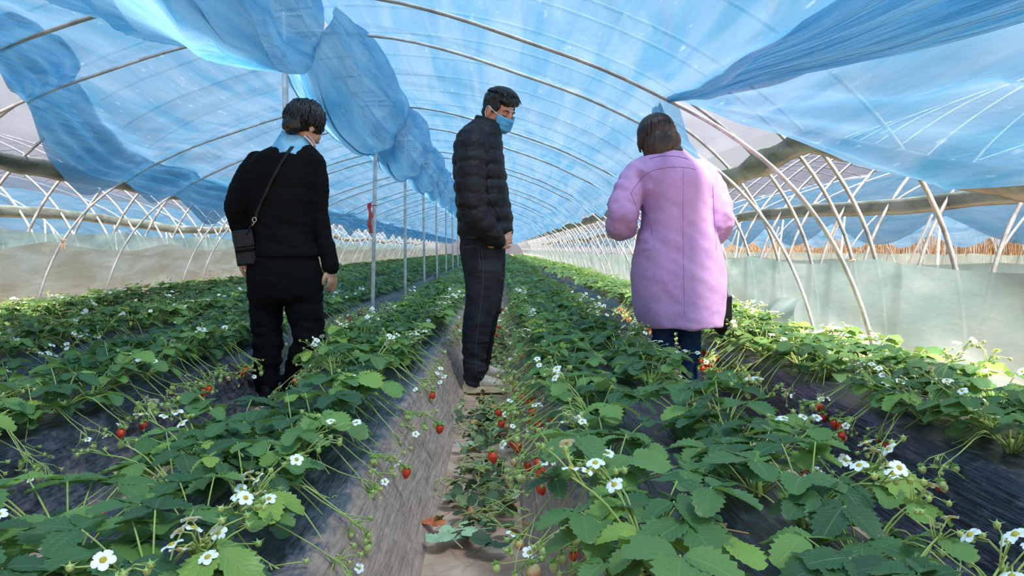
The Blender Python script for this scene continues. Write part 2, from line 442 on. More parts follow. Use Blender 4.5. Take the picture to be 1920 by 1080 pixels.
inner_mesh = tube(hoop_pts(INN), 0.0115, 8).mesh('inner_hoop'); inner_mesh.materials.append(M['steel'])
outer_mesh = tube(hoop_pts(OUT), 0.0155, 8).mesh('outer_hoop'); outer_mesh.materials.append(M['steel_old'])
INNER_Y = [-4.5, -3.0, -1.5, 0.0, 1.3, 2.1, 4.0, 4.75, 7.1, 8.3, 10.3, 10.95, 13.2, 14.1, 16.1, 17.0, 19.0, 20.2, 22.2, 23.2]
y = 25.2
while y < 60: INNER_Y.append(y); y += 1.7
OUTER_Y = [4.3, 5.2, 5.55, 6.3, 7.05, 7.85, 8.7]
y = 9.55
while y < 60: OUTER_Y.append(y); y += 0.87 if y < 30 else 1.74
ORD = ['nearest the camera', 'second from the camera', 'third from the camera', 'fourth from the camera', 'fifth from the camera', 'sixth from the camera', 'seventh from the camera', 'eighth from the camera']
vis_inner = [yy for yy in INNER_Y if yy >= 4.0]
desc_in = ['thick inner steel hoop gathering the blue sheet above the purple coat', 'thin inner steel hoop crossing just over the head of the man',
           'inner steel hoop at the second ridge post, orange tie on its left foot', 'inner steel hoop just beyond the one at the second ridge post']
for i, yy in enumerate(INNER_Y):
    if yy < 4.0: continue          # outside the frame
    k = vis_inner.index(yy)
    o = bpy.data.objects.new('inner_hoop', inner_mesh); C.objects.link(o); o.location = (RX, yy, 0)
    if yy == 4.0: o.scale = (1.0, 1.7, 1.0)
    if k < 4: tag(o, desc_in[k], 'steel hoop', 'inner hoops of the tunnel')
    elif k < 8: tag(o, 'inner steel hoop under blue sheeting, %s' % ORD[k], 'steel hoop', 'inner hoops of the tunnel')
    else: tag(o, 'thin inner steel hoop in the far distance of the blue tunnel', 'steel hoop', 'distant inner hoops of the tunnel')
for k, yy in enumerate(OUTER_Y):
    o = bpy.data.objects.new('outer_hoop', outer_mesh); C.objects.link(o); o.location = (RX, yy, 0)
    if k < 8: tag(o, 'weathered outer steel hoop behind the side curtains, %s' % ORD[k], 'steel hoop', 'outer hoops of the tunnel')
    else: tag(o, 'weathered outer steel hoop far down the tunnel behind the side curtains', 'steel hoop', 'distant outer hoops of the tunnel')

# ridge posts
POST_Y = [4.4 + 2.43 * k for k in range(23)]
POSTD = ['first ridge post, right behind the head of the woman in black', 'second ridge post, the one with the red strip tied to it', 'third ridge post, standing just beyond the one with the red strip',
         'fourth ridge post from the camera, thin and pale', 'fifth ridge post from the camera, close to the back of the man']
pm = tube([Vector((0, 0, -0.02)), Vector((0, 0, 2.15))], 0.018, 10).mesh('post'); pm.materials.append(M['steel'])
clampm = tube([Vector((-0.10, 0, 2.14)), Vector((0.10, 0, 2.15))], 0.014, 8).mesh('clamp'); clampm.materials.append(M['steel'])
rndp = random.Random(4)
for k, yy in enumerate(POST_Y):
    o = bpy.data.objects.new('ridge_post', pm); C.objects.link(o)
    o.location = (RX - (0.06 if k == 0 else 0), yy, 0); o.rotation_euler = (0, R([-0.5, 1.6, 0.4][k]) if k < 3 else R(rndp.uniform(-0.6, 0.6)), 0)
    tag(o, ('galvanised ' + POSTD[k]) if k < 5 else 'thin galvanised ridge post far down the tunnel centre line', 'post',
        'ridge posts' if k < 5 else 'distant ridge posts')
    c = bpy.data.objects.new('top_bracket', clampm); C.objects.link(c); c.parent = o
# red strip on second post
b = MB()
pts = [Vector((-0.035 - 0.008 * math.sin(i * 1.3), -0.02, 1.22 - 0.03 * i)) for i in range(10)]
for i, p in enumerate(pts):
    pass
vs = []
for i, p in enumerate(pts):
    w = 0.016 + 0.004 * math.sin(i * 2.1)
    vs += [p + Vector((-w, 0.006 * math.sin(i), 0)), p + Vector((0, -0.012, 0)), p + Vector((w, 0, 0)), p + Vector((0, 0.004, 0))]
fs = []
for i in range(len(pts) - 1):
    for k in range(4):
        fs.append((i * 4 + k, i * 4 + (k + 1) % 4, (i + 1) * 4 + (k + 1) % 4, (i + 1) * 4 + k))
b.add(vs, fs); b.merge(tube([Vector((0.022 * math.cos(a), 0.022 * math.sin(a) + 0.0, 1.2)) for a in [j * PI / 6 for j in range(13)]], 0.004, 5))
o = link('red_strip', b.mesh('red_strip'), M['red_cloth'], None, (RX + 0.03, POST_Y[1], 0))
tag(o, 'red cloth strip tied round the second ridge post', 'ribbon')

# ------------------------------------------------------------------ sheets
def film_grid(name, fn, nu, nv):
    b = MB(); vs = []
    for j in range(nv + 1):
        for i in range(nu + 1): vs.append(fn(i / nu, j / nv))
    fs = [(j * (nu + 1) + i, j * (nu + 1) + i + 1, (j + 1) * (nu + 1) + i + 1, (j + 1) * (nu + 1) + i) for j in range(nv) for i in range(nu)]
    b.add(vs, fs); me = b.mesh(name)
    uvl = me.uv_layers.new(name='UVMap'); buf = []
    for f in fs:
        for q in f: buf += [(q % (nu + 1)) / nu, (q // (nu + 1)) / nv]
    uvl.data.foreach_set('uv', buf)
    return me

def nz(x, y, z=0.0): return noise.noise(Vector((x, y, z)))
def span(Y):
    """0..1 between the two inner hoops around Y, and the gap"""
    for a, c in zip(INNER_Y[:-1], INNER_Y[1:]):
        if a <= Y <= c: return (Y - a) / (c - a), c - a
    return 0.0, 1.0
def smooth(t): t = max(0, min(1, t)); return t * t * (3 - 2 * t)
def yspace(v, y0, y1, p=1.9): return y0 + (y1 - y0) * v ** p
def ysheet(v): return -4 + 5.0 * v / .07 if v < .07 else yspace((v - .07) / .93, 1.0, 60)

def d_right(Y):           # right edge of the blue sheet, measured from the ridge
    tab = [(-5, 2.98), (1.2, 2.98), (1.8, 2.9), (2.3, 2.84), (2.75, 2.76), (3.2, 2.6), (3.7, 2.32), (4.0, 2.08), (4.15, 2.26), (4.6, 2.42), (60, 2.42)]
    for a, c in zip(tab[:-1], tab[1:]):
        if a[0] <= Y <= c[0]:
            t = (Y - a[0]) / (c[0] - a[0]); return a[1] + (c[1] - a[1]) * t
    return tab[-1][1]
def blue_right(u, v):
    Y = ysheet(v)
    d1 = d_right(Y); d = 0.12 + (d1 - 0.12) * u
    t, g = span(Y); s = math.sin(PI * t)
    z = prof(INN, d) + 0.022
    z -= 0.035 * g * s * (0.6 + 0.8 * u)
    # creases fanning out of the tie on the thick hoop
    dy, dd = 4.0 - Y, d - 2.06
    if Y < 4.0:
        r = math.hypot(dy, dd); a = math.atan2(dd, dy) * (1 if Y > 0 else 1)
        fade = math.exp(-((a - 0.1) / 1.1) ** 2) * smooth(r / 0.5)
        z += 0.055 * fade * (abs(math.sin(a * 13 + 1.2 * nz(r * 2, a * 3))) ** .7 - .6) * min(r, 1.6) * 0.75
        z += 0.012 * fade * math.sin(a * 61 + r) * min(r, 1)
    else:
        a = 0
    z += 0.010 * nz(d * 2.2 + Y * 0.8, Y * 1.3) * (1 if Y < 20 else 0.6)
    z += 0.012 * math.sin(d * 9 + Y * 2.3 + 2 * nz(d, Y)) * s * 0.5
    edge = smooth((u - 0.86) / 0.14)
    if Y > 4.05: z -= 0.10 * edge * (1.0 + 0.9 * math.sin(Y * 5 + 3 * nz(Y, 0)) * 0.4)
    return Vector((RX + d, Y, z))
def d_left(Y):
    t, g = span(Y)
    tab = [(-5, 2.2), (2.8, 2.0), (3.6, 1.5), (4, 1.5), (4.6, 1.72), (5.3, 1.98), (6, 2.14), (7.1, 2.34), (8.3, 2.40), (60, 2.42)]
    for a, c in zip(tab[:-1], tab[1:]):
        if a[0] <= Y <= c[0]: return a[1] + (c[1] - a[1]) * (Y - a[0]) / (c[0] - a[0])
    return 2.42
def blue_left(u, v):
    Y = ysheet(v)
    d = 0.12 + (d_left(Y) - 0.12) * u
    t, g = span(Y); s = math.sin(PI * t)
    z = prof(INN, d) + 0.022 - 0.045 * g * s * (0.5 + 1.3 * u * u)
    z += 0.010 * nz(d * 2.2 + Y, Y * 1.1, 3)
    # long drooping pleats towards the lower edge
    z += (0.034 * math.sin(u * 42 + 2.0 * nz(Y * 0.5, u * 2) + s * 5) * smooth((u - 0.5) / 0.45)) * s
    z -= 0.16 * smooth((u - 0.88) / 0.12) * s * min(g, 2.2) / 2.2
    return Vector((RX - d, Y, z))
tag(link('blue_sheet', film_grid('blue_sheet_right', blue_right, 190, 460), M['blue']),
    'blue translucent sheet lining the roof right of the ridge posts', 'plastic sheet')
bls = tag(link('blue_sheet', film_grid('blue_sheet_left', blue_left, 150, 440), M['blue']),
    'blue translucent sheet lining the roof left of the ridge posts, edge sagging', 'plastic sheet')
def hem(u, v):
    Y = yspace(v, 2.4, 60); t, g = span(Y); s = math.sin(PI * t); e = d_left(Y)
    d = e - 0.40 * (1 - u) * (.7 + .3 * s + .2 * nz(Y * .9, 3))
    z = prof(INN, d) + 0.004 - (0.13 * u + .05 * math.sin(PI * u)) * s * min(g, 2.2) / 2.2 - 0.02 * u
    z += 0.018 * math.sin(u * 24 + 3 * s + 2 * nz(Y * .7, u)) * s
    return Vector((RX - d, Y, z))
link('hem_fold', film_grid('hem_fold', hem, 60, 420), M['hem'], bls)

# gathered swags of spare sheeting along the ridge, tied up at every post
def swag(y0, y1, seed, depth, name, label, wl_=0.5, wr=0.22, grp=None, nv=60, zend=(0, 0)):
    def fn(u, v):
        Y = y0 + (y1 - y0) * v; s = math.sin(PI * v) ** 0.8 if 0 < v < 1 else 0
        e0, e1 = zend
        zb = 1.90 - depth * s + e0 * (1 - v) + e1 * v
        # u 0..1 : from left roof down through the pouch bottom to right roof
        wL = wl_ * (0.35 + 0.65 * s) + 0.05; wR = wr * (0.5 + 0.5 * s) + 0.04
        pb = 0.60
        if u < pb:
            t = u / pb; d = -wL * (1 - t) ** 1.0; zt = prof(INN, wL) - 0.0
            z = zb + (zt - zb) * (1 - t) ** 1.7
            x = d + 0.07 * (1 - (1 - t)) * 0.3
        else:
            t = (u - pb) / (1 - pb); x = 0.02 + wR * (1 - (1 - t) ** 1.5); zt = prof(INN, wR)
            z = zb + (zt - zb) * t ** 1.25
        ph = u * 30 + 4 * nz(u * 3, v * 2, seed) + v * 5 + 3.5 * s * (u - .5)
        f = ((abs(math.sin(ph * .5)) ** .7 - .6) * 0.050 + math.sin(ph * 1.9 + seed) * 0.008) * (0.35 + 0.8 * s)
        f2 = math.cos(ph) * .035 * (.3 + .9 * s)
        return Vector((RX + 0.04 + x + f * 0.8 + f2, Y, z + f * 0.8 + f2 * .5 * (u - .5) + 0.012 * nz(u * 4, v * 5, seed)))
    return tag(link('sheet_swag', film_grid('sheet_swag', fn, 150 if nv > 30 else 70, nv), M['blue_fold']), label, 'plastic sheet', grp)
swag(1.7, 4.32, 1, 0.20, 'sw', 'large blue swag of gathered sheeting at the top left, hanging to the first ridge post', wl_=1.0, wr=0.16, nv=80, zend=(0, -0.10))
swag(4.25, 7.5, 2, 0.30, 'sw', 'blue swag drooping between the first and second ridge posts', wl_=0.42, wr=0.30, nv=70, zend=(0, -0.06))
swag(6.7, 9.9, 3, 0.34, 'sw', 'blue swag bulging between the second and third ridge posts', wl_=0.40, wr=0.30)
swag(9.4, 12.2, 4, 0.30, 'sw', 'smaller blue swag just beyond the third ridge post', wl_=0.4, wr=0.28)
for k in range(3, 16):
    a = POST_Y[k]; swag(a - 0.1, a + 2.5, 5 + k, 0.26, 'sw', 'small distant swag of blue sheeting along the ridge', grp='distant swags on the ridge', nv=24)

# thick fold of sheeting running from the tie on the hoop to above the camera
def fold(u, v):
    Y = 4.0 - 3.0 * v; w = 0.02 + 0.24 * v ** .8
    d = 2.06 + 0.34 * v + (u - 0.5) * w * 1.2 + .02 * nz(v * 4, u)
    z = prof(INN, d) + 0.0 - 0.05 * math.sin(PI * u) * (0.2 + v) - 0.03 * math.sin(PI * v) + 0.018 * math.sin(u * 30 + v * 2) * (.3 + v)
    return Vector((RX + d, Y, z))
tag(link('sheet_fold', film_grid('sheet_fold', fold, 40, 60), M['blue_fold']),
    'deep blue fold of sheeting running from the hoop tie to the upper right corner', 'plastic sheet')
# bunched tail hanging below the tie, behind the woman in purple
def tail(u, v):
    z = 1.60 - 0.46 * v
    Y = 4.06 + 0.20 * u + 0.03 * v * math.sin(u * 20)
    return Vector((RX + 2.08 + 0.10 * v - 0.02 + (0.03 * math.sin(u * 22 + v) * (0.1 + v)) - 0.22 * (u - .4) * v - 0.03, Y, z + 0.02 * v * math.sin(u * 9)))
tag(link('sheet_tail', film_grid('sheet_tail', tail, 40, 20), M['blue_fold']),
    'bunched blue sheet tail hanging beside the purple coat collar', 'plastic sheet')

# outer clear cover, curtains, rolls
def cover(u, v):
    Y = ysheet(v); d = -3.22 + 6.44 * u
    z = prof(OUT, d) + 0.022 - 0.012 * abs(math.sin((Y - 4.3) / 0.87 * PI)) + 0.008 * nz(d * 2, Y)
    return Vector((RX + d, Y, z))
tag(link('ceiling', film_grid('clear_cover', cover, 90, 260), M['clear']), kind='structure')

def rolltube(name, tab_side, ztab, label, mat):
    """rolled-up side sheeting resting along the outer hoops: an uneven flattened tube"""
    rings = []; N_ = 200
    for j in range(N_ + 1):
        Y = yspace(j / N_, 1.6, 60, 1.7)
        z = ztab[-1][1]
        for a, c in zip(ztab[:-1], ztab[1:]):
            if a[0] <= Y <= c[0]: z = a[1] + (c[1] - a[1]) * (Y - a[0]) / (c[0] - a[0])
        z += 0.02 * nz(Y * 1.1, 5.0)
        d = d_at(OUT, z) - 0.03
        h = 0.095 + 0.03 * nz(Y * 1.7, 9.0) ; t = 0.032 + 0.012 * nz(Y * 2.3, 2.0)
        tilt = Vector((-tab_side * 0.55, 0, 1)).normalized()
        side = Vector((1, 0, tab_side * 0.55)).normalized()
        rings.append((Vector((RX + tab_side * d, Y, z)), tilt * h, side * t))
    b = loft(rings, 20)
    b.v = [Vector(p) + Vector((0.012 * nz(p.z * 30, p.y * 3, 1), 0, 0.010 * nz(p.z * 24, p.y * 5, 7))) for p in b.v]
    return tag(link(name, b.mesh(name), mat), label, 'rolled sheet')
rolltube('rolled_side_sheet', -1, [(1.5, 1.58), (6, 1.6), (9, 1.58), (60, 1.58)], 'grey rolled-up side sheet running along the left outer hoops', M['roll'])
rolltube('rolled_side_sheet', 1, [(1.5, 0.9), (3.0, 1.02), (4.0, 1.20), (5.2, 1.56), (6.5, 1.5), (8, 1.46), (12, 1.5), (60, 1.55)], 'grey rolled-up side sheet sagging along the right outer hoops', M['roll'])

def curtain(name, xt, xb, zt, zb, label, mat, tie, seed, amp=0.03, sagamp=0.05, hem=0.0, y0=1.0):
    def fn(u, v):
        Y = yspace(v, y0, 60, 1.6)
        t = ((Y - tie[0]) / tie[1]) % 1.0
        top = zt - sagamp * math.sin(PI * t) + 0.01 * nz(Y * 2, seed)
        z = top + (zb - top) * u
        x = xt + (xb - xt) * u
        x += amp * (0.3 + 0.7 * u) * (math.sin(Y * 3.1 + 2 * nz(Y * 0.8, u * 1.2, seed)) * 0.5 + nz(Y * 1.5 + u * 1.5, u * 2.2, seed))
        x += 0.02 * math.sin(PI * min(1, u * 5)) * nz(Y * 3, 8.0, seed)
        return Vector((x, Y, z))
    return tag(link(name, film_grid(name, fn, 36, 300), mat), label, 'plastic sheet')
curtain('side_curtain', 2.40, 2.44, 0.74, -0.02, 'pale green plastic curtain along the right side of the tunnel', M['curtain'], (4.75, 2.35), 3.0)
curtain('side_curtain', -4.20, -4.46, 0.88, -0.02, 'brown-stained plastic curtain along the left side, tied to the inner hoops', M['curtain_dirty'], (7.1, 2.55), 5.0, sagamp=0.09)
curtain('side_curtain', -4.78, -4.86, 1.02, 0.0, 'whitish plastic curtain standing behind the brown-stained left one', M['curtain'], (7.05, 2.6), 8.0, sagamp=0.05)
# loose flap of sheeting lying against the right curtain, below the banner height
def flap(u, v):
    Y = 5.25 + 2.2 * v + 0.25 * u; h = 0.46 * (1 - v) ** 0.6 + 0.06 * nz(v * 6, 2)
    z = 0.0 + h * u; x = 2.36 - 0.20 * math.sin(PI * u * .9) * (1 - v) - 0.03 * abs(math.sin(u * 5 + v * 7))
    return Vector((x, Y, z))
tag(link('loose_flap', film_grid('loose_flap', flap, 30, 40), M['curtain']), 'loose white plastic flap leaning on the right curtain by a hoop foot', 'plastic sheet')
# string ties on curtain tops
def tie_at(p, label):
    rr = random.Random(int(p[1] * 10)); b = MB()
    b.merge(tube([Vector((p[0] + 0.022 * math.cos(a), p[1] + 0.022 * math.sin(a), p[2] + 0.004 * math.sin(3 * a))) for a in [j * PI / 6 for j in range(13)]], 0.005, 5))
    for q in range(3):
        b.merge(tube([Vector(p), Vector((p[0] + rr.uniform(-.03, .03), p[1] - 0.02, p[2] - rr.uniform(.03, .09)))], 0.003, 5))
    o = Vector(p); shift(b, o)
    tag(link('string_tie', b.mesh('string_tie'), M['tie'], None, o), label, 'string')
M['tie'] = principled('orange_string', srgb(226, 140, 110), 0.8)
tie_at((RX - d_at(INN, 0.89), 7.1, 0.89), 'orange string knot holding the left stained curtain to a hoop')
tie_at((RX + d_at(OUT, 0.72), 5.55, 0.72), 'orange string knot at the right curtain top beside a hoop')

# far end wall of the tunnel
b = MB(); pr = hoop_pts(OUT, 3); vs = [Vector((RX + p.x, 60.2, p.z)) for p in pr] + [Vector((RX + p.x, 60.2, -0.1)) for p in pr]
n_ = len(pr); b.add(vs, [(i, i + 1, n_ + i + 1, n_ + i) for i in range(n_ - 1)])
tag(link('wall_back', b.mesh('wall_back'), M['clear']), kind='structure')

# neighbouring tunnels
def neighbour(cx, label, bandz, brown=False):
    root = empty('neighbouring_tunnel', (cx, 30, 0), label, 'greenhouse')
    org = Vector((cx, 30, 0))
    def cov(u, v):
        Y = 2.0 + 58 * v; d = -3.35 + 6.7 * u
        return Vector((d, Y - 30, prof(OUT, d) + 0.02 - 0.015 * abs(math.sin(Y / 0.87 * PI))))
    link('cover', film_grid('neighbour_cover', cov, 50, 200), M['clear'], root)
    def bl(u, v):
        Y = 2.0 + 58 * v; d = -2.75 + 5.5 * u; e = max(0, (abs(d) - 2.0) / 0.7)
        return Vector((d, Y - 30, prof(INN, d) + 0.02 - (0.10 + 0.18 * e) * abs(math.sin(Y / 2.4 * PI)) ** 1.2 + 0.02 * nz(d * 3, Y)))
    link('blue_lining', film_grid('neighbour_blue', bl, 60, 260), M['blue'], root)
    for s in (-1, 1):
        rings = []
        for j in range(121):
            Y = 2 + 58 * j / 120; z = bandz + 0.05 * nz(Y * 0.7, s * 4.0) + 0.05 * math.sin(Y * 0.8)
            rings.append((Vector((s * (d_at(OUT, z) - 0.02), Y - 30, z)), Vector((0, 0, 0.07 + 0.02 * nz(Y, 3))), Vector((0.03, 0, 0))))
        link('rolled_sheet', loft(rings, 12).mesh('neighbour_roll'), M['roll'], root)
        def cu(u, v):
            Y = 2.0 + 58 * v; zt = 0.72 - 0.04 * abs(math.sin(Y / 2.4 * PI))
            return Vector((s * (3.74 + 0.04 * math.sin(Y * 2) * u), Y - 30, zt * (1 - u)))
        link('side_curtain', film_grid('neighbour_curtain', cu, 8, 160), M['curtain'], root)
    yy = 2.2; k = 0
    while yy < 46:
        h = bpy.data.objects.new('hoop', outer_mesh); C.objects.link(h); h.parent = root; h.location = (0, yy - 30, 0)
        if k % 3 == 1:
            h = bpy.data.objects.new('inner_hoop', inner_mesh); C.objects.link(h); h.parent = root; h.location = (0, yy - 29.7, 0)
        yy += 0.87 if yy < 18 else 1.74; k += 1
    # leaning white struts inside the low side
    st = tube([Vector((0, 0, -0.0)), Vector((0, 0.45, 1.25))], 0.013, 6).mesh('strut'); st.materials.append(M['white_string'])
    st2 = tube([Vector((0, 0, -0.0)), Vector((0, -0.4, 1.15))], 0.013, 6).mesh('strut'); st2.materials.append(M['white_string'])
    near = 1 if cx < 0 else -1
    for q in range(22):
        h = bpy.data.objects.new('strut', st if q % 2 else st2); C.objects.link(h); h.parent = root
        h.location = (near * 3.3, 3.5 + q * 0.95 - 30, 0); h.rotation_euler = (0, -near * R(14), 0)
    return root
neighbour(7.05, 'neighbouring plastic tunnel seen through the open right side, blue lining inside', 1.22)
neighbour(-9.35, 'neighbouring plastic tunnel seen through the open left side, white hoops', 1.22)
neighbour(-17.4, 'farther plastic tunnel beyond the left neighbouring one', 1.3)

# brown reeds beyond the right neighbour
rr = random.Random(9)
def reed_mesh():
    b = MB()
    for i in range(2600):
        Y = rr.uniform(3, 55); x = 12.2 + rr.uniform(0, 1.6); h = rr.uniform(0.9, 1.35); w = 0.02 + 0.02 * rr.random(); lx, ly = rr.uniform(-.15, .15), rr.uniform(-.15, .15)
        p = Vector((x, Y, 0)); q = Vector((x + lx, Y + ly, h))
        b.add([p + Vector((0, -w, 0)), p + Vector((0, w, 0)), p + Vector((w, 0, 0)), q + Vector((0, -w * .3, 0)), q + Vector((0, w * .3, 0)), q + Vector((w * .3, 0, 0))],
              [(0, 1, 4, 3), (1, 2, 5, 4), (2, 0, 3, 5)])
    return b.mesh('dry_reeds', False)
M['reed'] = principled('dry_reed', srgb(122, 98, 74), 0.9, col2=srgb(152, 128, 98), noise_scale=6)
tag(link('dry_reeds', reed_mesh(), M['reed']), 'strip of brown dry reeds beyond the right neighbouring tunnel', 'reeds', kind='stuff')

# ------------------------------------------------------------------ ground and beds
PITCHX = 1.035; F0 = -0.06              # furrow spacing and the middle of the bare path
def floor_fn(u, v):
    x = -5.0 + 7.6 * u; Y = yspace(v, 0.2, 62, 2.2)
    return Vector((x, Y, 0.0 + 0.012 * nz(x * 5, Y * 5) + 0.006 * nz(x * 17, Y * 17)))
tag(link('floor', film_grid('floor', floor_fn, 190, 380), M['soil']), kind='structure')
b = MB().add([Vector((-60, -20, -0.05)), Vector((60, -20, -0.05)), Vector((60, 140, -0.05)), Vector((-60, 140, -0.05))], [(0, 1, 2, 3)])
tag(link('floor_outside', b.mesh('floor_outside'), M['outside_soil']), kind='structure')

BED_H = 0.25
def bed_z(r):
    """bed height at distance r from the bed's middle"""
    r = abs(r)
    if r < 0.24: return BED_H + 0.02 * (1 - (r / 0.24) ** 2)
    t = (r - 0.24) / (0.395 - 0.24)
    return BED_H * (1 - smooth(t) * 0.55 - 0.45 * t) if t < 1 else -0.02
BEDS = []
names = {2: 'black plastic covered raised bed next to the right curtain', 1: 'black plastic covered raised bed just right of the bare path',
         0: 'black plastic covered raised bed just left of the bare path, dusty side', -1: 'black plastic covered raised bed left of the woman in black',
         -2: 'black plastic covered raised bed, third to the left of the bare path', -3: 'black plastic covered raised bed next to the left curtain'}
for k in (2, 1, 0, -1, -2, -3):
    c = F0 + PITCHX * (k - 0.5)
    BEDS.append((k, c))
    def fn(u, v, c=c, k=k):
        r = -0.41 + 0.82 * u; Y = yspace(v, 0.15, 60, 2.4)
        e = 1 if abs(r) > 0.22 else 0.5
        rr_ = r * (1 + 0.05 * nz(Y * 1.3, k * 3.0 + (5 if r > 0 else 0)))
        z = bed_z(r) + e * 0.014 * nz(r * 7, Y * 3.2, k) + e * 0.005 * nz(r * 26, Y * 5, k)
        return Vector((c + rr_, Y, z if abs(r) < 0.40 else -0.03))
    me = film_grid('raised_bed', fn, 84, 420)
    at = me.attributes.new('dust', 'FLOAT', 'POINT')
    val = []
    for vtx in me.vertices:
        r = vtx.co.x - c; side = (r / 0.4)
        dd = 0.0
        if k == 0: dd = 0.42 * smooth((side - 0.45) / 0.3)
        if k == 1: dd = 0.30 * smooth((-side - 0.5) / 0.3)
        if k == -1: dd = 0.08 * smooth((side - 0.5) / 0.3)
        val.append(dd + 0.06 * smooth((0.06 - vtx.co.z) / 0.06))
    at.data.foreach_set('value', val)
    tag(link('raised_bed', me, M['mulch']), names[k], 'garden bed')

exec_people = True
# ------------------------------------------------------------------ strawberry plants
def leaflet(length, width, n=14, rnd=None, lod=0):
    """leaflet in its own frame: +y along the midrib; returns verts, faces, uvs"""
    n = n if lod == 0 else 3
    V_ = []; UV = []
    fold_ = rnd.uniform(0.15, 0.42); droop = rnd.uniform(0.10, 0.35); wav = rnd.uniform(-1, 1)
    for i in range(n + 1):
        t = i / n
        w = width * 0.5 * (math.sin(PI * min(1, t * 0.86 + 0.05) ** 0.92) ** 0.72) if lod == 0 else width * 0.5 * [0.12, 0.95, 0.95, 0.2][i]
        if lod == 0 and i == 0: w = width * 0.04
        tooth = 1.0
        if lod == 0: tooth = 1.06 if i % 2 else 0.85
        yy = length * t; zz = -droop * length * t * t
        yo = yy + (length * 0.05 if (i % 2 and lod == 0) else 0)
        cor = 0.0016 if i % 2 else -0.0016
        if lod: cor = 0
        for s, q in ((-1, 1.0), (-1, 0.55), (0, 0), (1, 0.55), (1, 1.0)):
            if q == 0: V_.append(Vector((0, yy, zz))); UV.append((0.5, t)); continue
            ww = w * q * (tooth if q == 1 else 1)
            up = ww * fold_ * (1.0 if q < 1 else 0.86) + 0.0025 * wav * s * math.sin(t * 7) * q
            V_.append(Vector((s * ww * math.cos(fold_ * 0.5), yo if q == 1 else yy, zz + up + (cor if q < 1 else 0)))); UV.append((0.5 + 0.5 * s * q, t))
    F_ = []
    for i in range(n):
        for c in range(4): F_.append((i * 5 + c, i * 5 + c + 1, (i + 1) * 5 + c + 1, (i + 1) * 5 + c))
    return V_, F_, UV

class LeafBuf:
    def __init__(s): s.v = []; s.f = []; s.uv = []; s.t = []
    def add(s, V_, F_, UV, M4, tint):
        o = len(s.v); s.v += [M4 @ p for p in V_]; s.f += [tuple(i + o for i in f) for f in F_]; s.uv += UV; s.t += [tint] * len(V_)
    def mesh(s, name):
        me = bpy.data.meshes.new(name); me.from_pydata([tuple(p) for p in s.v], [], s.f)
        me.polygons.foreach_set('use_smooth', [True] * len(me.polygons))
        uvl = me.uv_layers.new(name='UVMap')
        buf = []
        for f in s.f:
            for i in f: buf += s.uv[i]
        uvl.data.foreach_set('uv', buf)
        at = me.attributes.new('tint', 'FLOAT', 'POINT'); at.data.foreach_set('value', s.t)
        me.materials.append(M['leaf']); me.update(); return me

def frame(pos, fwd, up=Vector((0, 0, 1)), roll=0.0):
    y = fwd.normalized(); x = y.cross(up)
    if x.length < 1e-4: x = Vector((1, 0, 0))
    x.normalize(); z = x.cross(y)
    m = Matrix((x, y, z)).transposed().to_4x4()
    return Matrix.Translation(pos) @ m @ Matrix.Rotation(roll, 4, 'Y')

def trifoliate(L, tip, direction, size, tint, rnd, lod):
    for a, sc in ((0, 1.0), (R(82), 0.90), (R(-82), 0.90)):
        rot = Matrix.Rotation(a + rnd.uniform(-.12, .12), 3, 'Z')
        d = rot @ Vector((direction.x, direction.y, 0)).normalized(); d.z = direction.z * (1 if a == 0 else 0.3) + rnd.uniform(-.15, .12)
        V_, F_, UV = leaflet(size * sc * rnd.uniform(.92, 1.08), size * sc * rnd.uniform(.80, .92), rnd=rnd, lod=lod)
        L.add(V_, F_, UV, frame(tip + d.normalized() * 0.004, d, roll=rnd.uniform(-.25, .25)), tint + rnd.uniform(-.04, .04))

